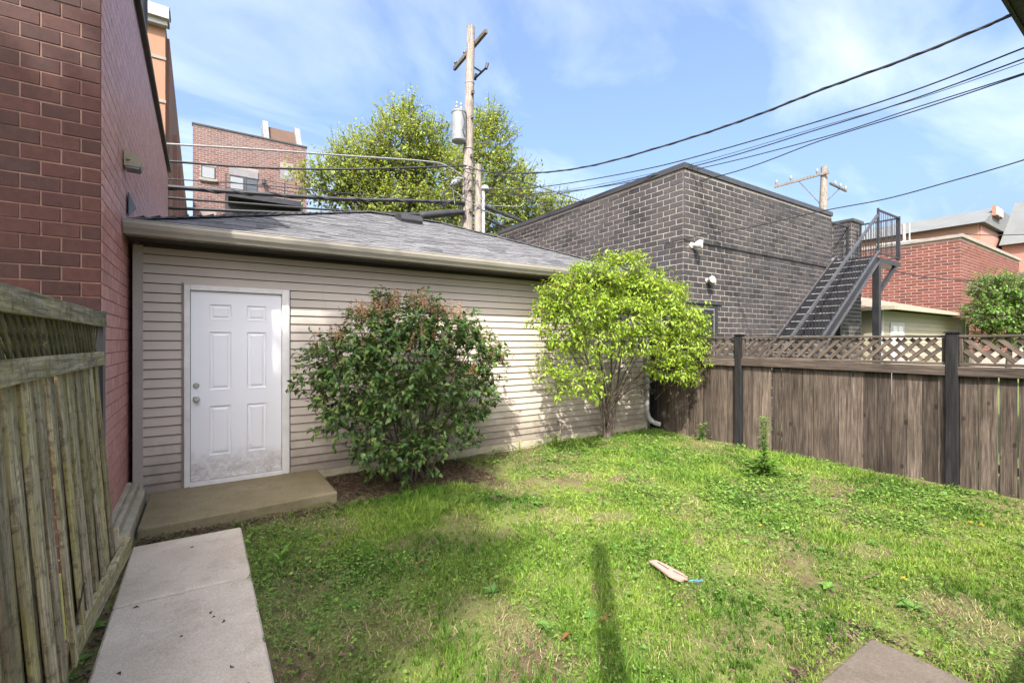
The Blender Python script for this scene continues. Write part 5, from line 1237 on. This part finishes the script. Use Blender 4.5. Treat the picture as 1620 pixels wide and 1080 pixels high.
def blocked(x, y):
    w = (x > -0.47) & (x < 0.30 + 0.09*(fbm(x, y, 0.22, 3)-0.5)) & (y < 4.87)
    s_ = (x < 1.25) & (y > 5.0); p_ = (x > 1.15) & (x < 3.20+0.10*(fbm(x, y, .25, 4)-.5)) & (y < 1.09+0.10*(fbm(x, y, .25, 5)-.5))
    return w | s_ | p_ | (x < 0.24) | (x > 7.44) | (y > 6.14)
def scatter(n, x0, x1, y0, y1):
    x = rng.uniform(x0, x1, n); y = rng.uniform(y0, y1, n); f = x*SYW+y*CY; r_ = x*CY-y*SYW
    k = (f > 0.7) & (np.abs(r_)/np.maximum(f, .01) < 1.32) & (1.69/np.maximum(f, .01) < 0.98)
    return x[k], y[k], f[k]
def blades(x, y, h, w, col, lean):
    n = len(x); z = ground_z(x, y) + 0.004; a = rng.uniform(0, 2*np.pi, n); dx, dy = np.cos(a), np.sin(a)
    la = rng.uniform(0, 2*np.pi, n); lx, ly = np.cos(la)*lean, np.sin(la)*lean
    b = np.stack([x, y, z-0.012], -1); side = np.stack([dx, dy, np.zeros(n)], -1)*w[:, None]*0.5
    mid = b + np.stack([lx*0.35*h, ly*0.35*h, 0.6*h], -1); tip = b + np.stack([lx*h, ly*h, np.sqrt(np.maximum(1-lean**2*0.7, 0.1))*h], -1)
    V = np.stack([b-side, b+side, mid+side*0.8, mid-side*0.8, tip], 1).reshape(-1, 3); o = (np.arange(n)*5)[:, None]
    return V, o+np.array([0,1,2,3]), o+np.array([3,2,4]), np.repeat(col, 5, 0)
def lawn():
    x, y, f = scatter(900000, -0.3, 7.5, 0.3, 6.2)
    # pull two fifths of the blades together into tufts
    n0 = len(x); tuf = rng.random(n0) < 0.45; cell = 0.075
    gx, gy = np.floor(x/cell), np.floor(y/cell); hsh = lambda a, b, s_: np.modf(np.abs(np.sin(a*12.9898+b*78.233+s_)*43758.5453))[0]
    cx, cy = (gx+hsh(gx, gy, 1.0))*cell, (gy+hsh(gx, gy, 2.0))*cell
    on = tuf & (hsh(gx, gy, 3.0) < 0.6)
    x = np.where(on, cx+(x-cx)*0.28, x); y = np.where(on, cy+(y-cy)*0.28, y)
    dens = np.clip(1.25 - 0.14*f, 0.30, 1.0); lush = fbm(x, y, 0.9, 11); thin = fbm(x, y, 0.5, 21)
    edge = np.clip((x-0.3)/0.9, 0, 1)
    pk = dens*np.clip((thin-0.20)*4.0, 0.17, 1.0)*(0.30+0.70*edge)
    pk = np.where(x > 7.3, pk*0.3, pk)
    bb = bed(x, y); pk = np.where(bb, pk*np.where(x < 3.0, 0.0, np.where(x < 4.8, 0.12, 0.6)), pk)
    k = (rng.random(len(x)) < pk) & ~blocked(x, y); x, y, f, lush, on, thin = x[k], y[k], f[k], lush[k], on[k], thin[k]
    n = len(x); patch = fbm(x, y, 0.35, 61)
    h = (0.018+0.055*np.clip((lush-0.3)*2, 0, 1)*np.clip(patch*1.6, .4, 1.3))*rng.uniform(0.4, 1.5, n)*np.where(on, 1.35, 0.9)
    h *= np.where((x < 2.6) & (y > 4.0) & (x > 0.9), 1.4, 1.0); w = rng.uniform(0.0025, 0.0062, n)*np.clip(f/3, 0.9, 1.8)
    c1 = np.array([0.05, 0.13, 0.014]); c2 = np.array([0.24, 0.335, 0.055]); c3 = np.array([0.42, 0.35, 0.17]); c4 = np.array([0.12, 0.24, 0.024])
    t = np.clip((fbm(x, y, 0.7, 41)-0.28)*2.4 + rng.normal(0, .18, n), 0, 1)[:, None]; col = c1*(1-t)+c2*t; col = np.where(((lush > 0.6) & (rng.random(n) < .7))[:, None], col*0.4+c4*0.6, col)
    dry = rng.random(n) < np.clip((0.47-lush)*1.05+(0.42-thin)*0.7+0.04, 0.03, 0.48); col = np.where(dry[:, None], c3*rng.uniform(0.5, 1.1, (n, 1)), col); h = np.where(dry, h*0.7, h)
    col = col*rng.uniform(0.55, 1.4, (n, 1)); lean = np.where(dry, rng.uniform(0.6, 1.0, n), rng.uniform(0.1, 0.9, n))
    V, q, t3, c = blades(x, y, h, w, col, lean)
    # thatch: straw lying flat where the lawn is thin
    xs_, ys_, f_ = scatter(80000, 0.3, 7.4, 0.3, 6.0); th = fbm(xs_, ys_, 0.5, 21); lu = fbm(xs_, ys_, 0.9, 11)
    k = (rng.random(len(xs_)) < np.clip((0.52-th)*3+(0.45-lu)*1.5, 0.05, 1)) & ~blocked(xs_, ys_) & ~bed(xs_, ys_); xs_, ys_ = xs_[k], ys_[k]; m = len(xs_)
    V2, q2, t2, cc2 = blades(xs_, ys_, rng.uniform(.03, .08, m), rng.uniform(.0025, .005, m), np.array([0.40, 0.33, 0.18])*rng.uniform(.45, 1.15, (m, 1)), np.full(m, 1.0))
    V2[:, 2] = np.minimum(V2[:, 2], np.repeat(ground_z(xs_, ys_)+0.018, 5)); V2[:, 2] += 0.008
    o_ = len(V)
    me = fast_mesh('grass', np.concatenate([V, V2]), [q, t3, q2+o_, t2+o_], np.concatenate([c, cc2])); me.materials.append(M['grass']); o = bpy.data.objects.new('grass', me); link(o)
    tag(o, 'patchy sunlit lawn grass filling the yard', 'grass', kind='stuff')
lawn()
def ground_cover():
    x, y, f = scatter(330000, -0.3, 7.5, 0.3, 6.2)
    pn = fbm(x, y, 0.6, 51); near_walk = np.exp(-((x-0.55)/0.35)**2)*(y < 4.8); right = np.clip((x-2.6)/2.5, 0, 1)*np.clip((3.6-y)/2.0, 0, 1); wallside = ((y > 5.55) & (x > 3.3)) 
    pk = np.clip((pn-0.5)*4, 0, 1)*0.5 + near_walk*np.clip((pn-0.33)*4, 0, 1)*0.75 + right*0.38*np.clip((pn-0.3)*3, 0, 1) + wallside*0.65*np.clip((pn-0.3)*4, 0, 1)
    pk = np.where(bed(x, y) & (x < 3.0), pk*0.0, pk)
    k = (rng.random(len(x)) < pk*np.clip(1.2-0.1*f, .5, 1)) & ~blocked(x, y); x, y, f, pn = x[k], y[k], f[k], pn[k]; n = len(x)
    z = ground_z(x, y)+rng.uniform(0.006, 0.05, n)*(0.5+pn); base = np.stack([x, y, z], -1)
    a = rng.uniform(0, 6.283, n); d = np.stack([np.cos(a), np.sin(a), rng.uniform(-.15, .5, n)], -1); nn = norm(np.array([0, 0, 1.0])+0.4*rng.standard_normal((n, 3)))
    L = np.clip(rng.lognormal(-4.15, .38, n), .008, .05)*np.clip(f/3.2, .9, 1.6)
    me = leaf_mesh('low_weeds', base, d, nn, L, L*rng.uniform(.45, .8, n))
    t = rng.random((n, 1)); col = (np.array([0.075, 0.16, 0.03])*(1-t)+np.array([0.19, 0.29, 0.05])*t)*rng.uniform(.7, 1.25, (n, 1)); cv = np.ones((n*5, 4), np.float32); cv[:, :3] = np.repeat(col, 5, 0)
    at_ = me.color_attributes.new('col', 'FLOAT_COLOR', 'POINT'); at_.data.foreach_set('color', cv.ravel()); me.materials.append(M['clover'])
    o = bpy.data.objects.new('low_weeds', me); link(o); tag(o, 'low creeping weeds and clover mixed into the lawn', 'ground cover', kind='stuff')
ground_cover()

# --- mulch chips and leaf litter
def chips():
    P = []
    for (n, fn) in ((8500, lambda: (rng.uniform(1.22, 3.1), rng.uniform(4.95, 6.1))), (700, lambda: (rng.uniform(2.9, 4.9), rng.uniform(5.2, 6.1))), (900, lambda: (rng.uniform(-0.45, 1.25), rng.normal(4.97, 0.055))),
                    (500, lambda: (rng.uniform(0.31, 0.75), rng.uniform(1.2, 5.0))), (260, lambda: (rng.uniform(-0.52, -0.46), rng.uniform(2.3, 4.7))), (420, lambda: (rng.normal(7.33, 0.05), rng.uniform(0.9, 6.0))), (340, lambda: (3.25+abs(rng.normal(0, .05)), rng.uniform(0.1, 1.2))), (200, lambda: (rng.uniform(2.2, 3.3), 1.14+abs(rng.normal(0, .04)))),
                    (700, lambda: (rng.uniform(0.4, 7.0), rng.uniform(1.0, 5.2)))):
        for _ in range(n): P.append(fn())
    mb = MB()
    for (x, y) in P:
        if 0 > x > -0.46 and y < 4.82: continue
        l, w, t = random.uniform(.012, .05), random.uniform(.005, .014), random.uniform(.002, .006)
        Mx = Matrix.Translation((x, y, float(ground_z(x, y))+random.uniform(0.004, 0.02))) @ Euler((random.uniform(-.4,.4), random.uniform(-.4,.4), random.uniform(0,6.3))).to_matrix().to_4x4()
        mb.add([Mx @ Vector(q) for q in ((-l/2,-w/2,0),(l/2,-w*.3,0),(l/2*.9,w/2,t),(-l/2,w*.4,t*.5))], [(0,1,2,3)])
    o = mb.build('mulch', M['mulch']); tag(o, 'brown bark chips and leaf litter round the shrub and slab edges', 'mulch', kind='stuff')
chips()
# debris on the walkway
rs = random.Random(9)
for k in range(16):
    x, y = rs.uniform(-0.4, 0.25), rs.uniform(2.3, 4.75); mb = MB(); l = rs.uniform(.008, .02)
    mb.tube([(x, y, -1.655), (x+l*math.cos(k), y+l*math.sin(k), -1.652), (x+1.6*l*math.cos(k+.5), y+1.6*l*math.sin(k+.5), -1.655)], [0.002, 0.005, 0.002], 5)
    o = mb.build('debris_bit', M['mulch']); tag(o, 'tiny dark bit of debris on the concrete walkway', 'debris', 'debris bits on the walkway')

# --- individual weeds
def rosette(name, x, y, nl, L, W, label, cat='weed', rise=0.5, mat='leaf_weed', group=None, droop=0.3):
    z = float(ground_z(x, y)); t = thing(name, (x, y, z), label, cat, group)
    me = leaf_mesh('leaf', np.zeros((1,3)), np.array([[1.,0,0]]), np.array([[0,0,1.]]), L, W, 0.25, droop); me.materials.append(M[mat])
    a0 = random.uniform(0, 6)
    for k in range(nl):
        a = a0+2.4*k+random.uniform(-.2, .2); e = rise*random.uniform(.5, 1.3)
        d = Vector((math.cos(a)*math.cos(e), math.sin(a)*math.cos(e), math.sin(e))); s = Vector((0,0,1)).cross(d).normalized(); u = d.cross(s)
        Mx = Matrix((d, s, u)).transposed().to_4x4(); Mx.translation = Vector((x, y, z+0.01))+d*L*0.12
        o = bpy.data.objects.new('leaf', me); o.matrix_basis = Mx @ Matrix.Scale(random.uniform(.7, 1.15), 4); link(o, t)
    return t
rosette('dock_weed', 0.51, 3.93, 5, 0.15, 0.045, 'upright long leaved dock plant beside the concrete walkway', rise=1.1)
for (u, v, n_, L, lab) in ((150, 990, 7, 0.06, 'leafy seedling between the kickboard and walkway, largest of three'), (128, 1042, 5, 0.05, 'leafy seedling between the kickboard and walkway, middle of three'), (104, 1070, 6, 0.05, 'leafy seedling between kickboard and walkway at bottom left'), (214, 873, 3, 0.035, 'small green sprout at the stoop end of the kickboard')):
    p = atZ(u, v, -1.66); rosette('seedling', max(min(p.x, -0.47), -0.56), p.y, n_, L, L*0.62, lab, 'seedling', 0.6)
# plants that stand up: a stem with leaves
def stalk(name, x, y, h, label, nl, L, W, spread=0.12, mat='leaf_mid', nst=1, clump=None):
    z = float(ground_z(x, y)); t = thing(name, (x, y, z), label, 'weed'); 
    B, D_, N_ = [], [], []
    for q in range(nst):
        a = random.uniform(0, 6.28); tip = Vector((x+spread*math.cos(a)*random.random(), y+spread*math.sin(a)*random.random(), z+h*random.uniform(.8, 1)))
        mb = MB(); stem(mb, [(x+random.uniform(-.02,.02), y, z-0.02), ((x+tip.x)/2+.01, (y+tip.y)/2, (z+tip.z)/2), tip], 0.006, 0.002, 5); mb.build('stem', M['leaf_weed'], t, True)
        for k in range(nl):
            f = 0.1+0.9*k/nl; p = Vector((x, y, z)).lerp(tip, f); b_ = k*2.4
            B.append(p[:]); D_.append((math.cos(b_), math.sin(b_), 0.45)); N_.append((random.uniform(-.3,.3), random.uniform(-.3,.3), 1))
    if clump:
        for k in range(clump): 
            a = random.uniform(0, 6.28); r_ = abs(random.gauss(0, 0.13)); B.append((x+r_*math.cos(a), y+r_*math.sin(a), z+random.uniform(.02, .26)*(1-r_*2))); D_.append((math.cos(a), math.sin(a), .3)); N_.append((random.uniform(-.4,.4), random.uniform(-.4,.4), 1))
    Ls = np.array([L*random.uniform(.6, 1.15) for _ in B]); me = leaf_mesh('leaves', np.array(B), np.array(D_), np.array(N_), Ls, Ls*W/L); me.materials.append(M[mat]); o = bpy.data.objects.new('leaves', me); link(o, t); tag(o, kind='stuff')
stalk('tall_weed', 6.05, 3.22, 0.80, 'tall spindly weed with a leafy base standing before the fence', 60, 0.095, 0.04, 0.05, 'leaf_mid', 2, 300)
p = atX(1122, 700, 7.3); stalk('fence_weed', 7.25, 4.95, 0.36, 'small leafy weed against the foot of the cedar fence', 16, 0.07, 0.05, 0.1, 'leaf_weed', 3, 25)
stalk('wall_weed', 4.75, 5.85, 0.22, 'pale green bushy weed at the garage wall left of the lime shrub', 22, 0.06, 0.03, 0.25, 'leaf_lime', 5, 60)
stalk('wall_weed', 4.1, 5.95, 0.20, 'thin pale sprig against the garage wall between the two shrubs', 14, 0.05, 0.02, 0.06, 'leaf_lime', 2)
lw = [(1040, 800), (1060, 845), (970, 870), (1060, 892), (1075, 885), (865, 995), (935, 980), (790, 785), (850, 800), (925, 790), (1140, 805), (1230, 800), (1320, 900), (1310, 930), (1380, 860), (1180, 860), (700, 800), (1260, 770), (1000, 760), (880, 770), (1480, 860), (1440, 960), (1300, 870), (1560, 920), (1120, 760), (960, 800), (640, 800), (780, 940), (560, 960), (500, 1000)]
for u, v in lw:
    p = atZ(u, v, -1.70); rosette('lawn_weed', p.x, p.y, random.randint(4, 7), random.uniform(.05, .085), random.uniform(.03, .05), 'low broad leaved weed growing among the lawn grass', rise=0.55, group='broad leaved weeds in the lawn')
dl = [((1203, 840), 'yellow dandelion flower in the lawn, leftmost of the four'), ((1430, 925), 'yellow dandelion flower in the lawn, nearest to the patio slab'), ((1535, 833), 'yellow dandelion flower near the fence, left one of the pair'), ((1553, 837), 'yellow dandelion flower near the fence, right one of the pair')]
for (u, v), lab in dl:
    p = atZ(u, v, -1.68); z = float(ground_z(p.x, p.y)); t = thing('dandelion', (p.x, p.y, z), lab, 'flower')
    MB().tube([(p.x, p.y, z-.01), (p.x, p.y, z+0.075)], 0.002, 5).build('stem', M['leaf_weed'], t)
    mb = MB()
    for k in range(22):
        a = k*2.4; r_ = 0.005+0.011*(k/22); e = 1.2-0.9*k/22; d = Vector((math.cos(a)*math.cos(e), math.sin(a)*math.cos(e), math.sin(e))); s = Vector((-math.sin(a), math.cos(a), 0)); c = Vector((p.x, p.y, z+0.075))
        mb.add([c-s*.001, c+s*.001, c+d*0.018+s*.003, c+d*0.018-s*.003], [(0,1,2,3)])
    mb.build('flower_head', M['yellow'], t)
# --- scrap board, blue tie, dead leaves, twigs
p = Vector((2.79, 2.17, float(ground_z(2.79, 2.17))+0.055))
sb = thing('scrap_board', p, 'pinkish split scrap of wood lying on the lawn', 'scrap wood')
mb = MB()
out1 = [(-.15, -.025), (-.135, .035), (-.05, .045), (.10, .05), (.15, .03), (.14, -.045), (.06, -.06), (-.05, -.038)]
Rz = Matrix.Rotation(R(-87), 4, 'Z') @ Matrix.Rotation(0.10, 4, 'Y') @ Matrix.Rotation(-0.12, 4, 'X')
mb.prism([Matrix.Translation(p) @ Rz @ Vector((a*0.95, b*1.25, 0)) for a, b in out1], (0,0,0), (0,0,0.012)); mb.build('board', M['board_pink'], sb)
MB().beam(p+Rz @ Vector((-.10, .012, .0135)), p+Rz @ Vector((.0, .005, .0135)), 0.006, 0.003).build('crack', M['mulch'], sb)
MB().beam(p+Rz @ Vector((.03, .015, .0135)), p+Rz @ Vector((.15, .028, .0135)), 0.006, 0.003).build('crack', M['mulch'], sb)
q = p+Vector((0.02, -0.16, -0.01)); o = MB().tube(smooth_pts([q, q+Vector((.025, -.02, .008)), q+Vector((.05, -.03, -.004)), q+Vector((.08, -.045, .004))], 4), 0.005, 6).build('plastic_tie', M['blue'], None, True); tag(o, 'short blue plastic tie in the grass beside the scrap board', 'litter')
for (u, v), lab in (((668, 890), 'curled brown dead leaf on the lawn, leftmost one'), ((958, 980), 'curled brown dead leaf in the grass below the scrap board'), ((897, 1008), 'curled brown dead leaf nearest to the bottom of the lawn')):
    p = atZ(u, v, -1.68); z = float(ground_z(p.x, p.y))+0.03; mb = MB()
    for i in range(5):
        a0, a1 = -0.04+0.016*i, -0.04+0.016*(i+1); wv = lambda s: 0.02*math.cos(s/0.045*1.4); cz = lambda s: 0.016*math.cos(s*60)
        mb.add([(p.x+a0, p.y-wv(a0), z+cz(a0)+.012), (p.x+a1, p.y-wv(a1), z+cz(a1)+.012), (p.x+a1, p.y+wv(a1), z+cz(a1)), (p.x+a0, p.y+wv(a0), z+cz(a0))], [(0,1,2,3)])
    o = mb.build('dead_leaf', M['deadleaf']); tag(o, lab, 'leaf')
for (uv1, uv2), lab in ((((1365, 915), (1395, 904)), 'short black twig lying in the lawn near the patio'), (((1005, 773), (1045, 788)), 'thin brown twig lying in the lawn before the shrubs'), (((80, 1000), (112, 962)), 'dark stick leaning against the mossy fence boards')):
    zz_ = -1.65; a_, b_ = atZ(*uv1, zz_), atZ(*uv2, zz_)
    if 'leaning' in lab: a_ = Vector((-0.545, 3.25, -1.50)); b_ = Vector((-0.535, 3.45, -1.33))
    o = MB().tube(smooth_pts([a_, (a_+b_)/2+Vector((0, 0, .006)), b_], 4), [0.005]*9, 5).build('twig', M['mulch']); tag(o, lab, 'twig')
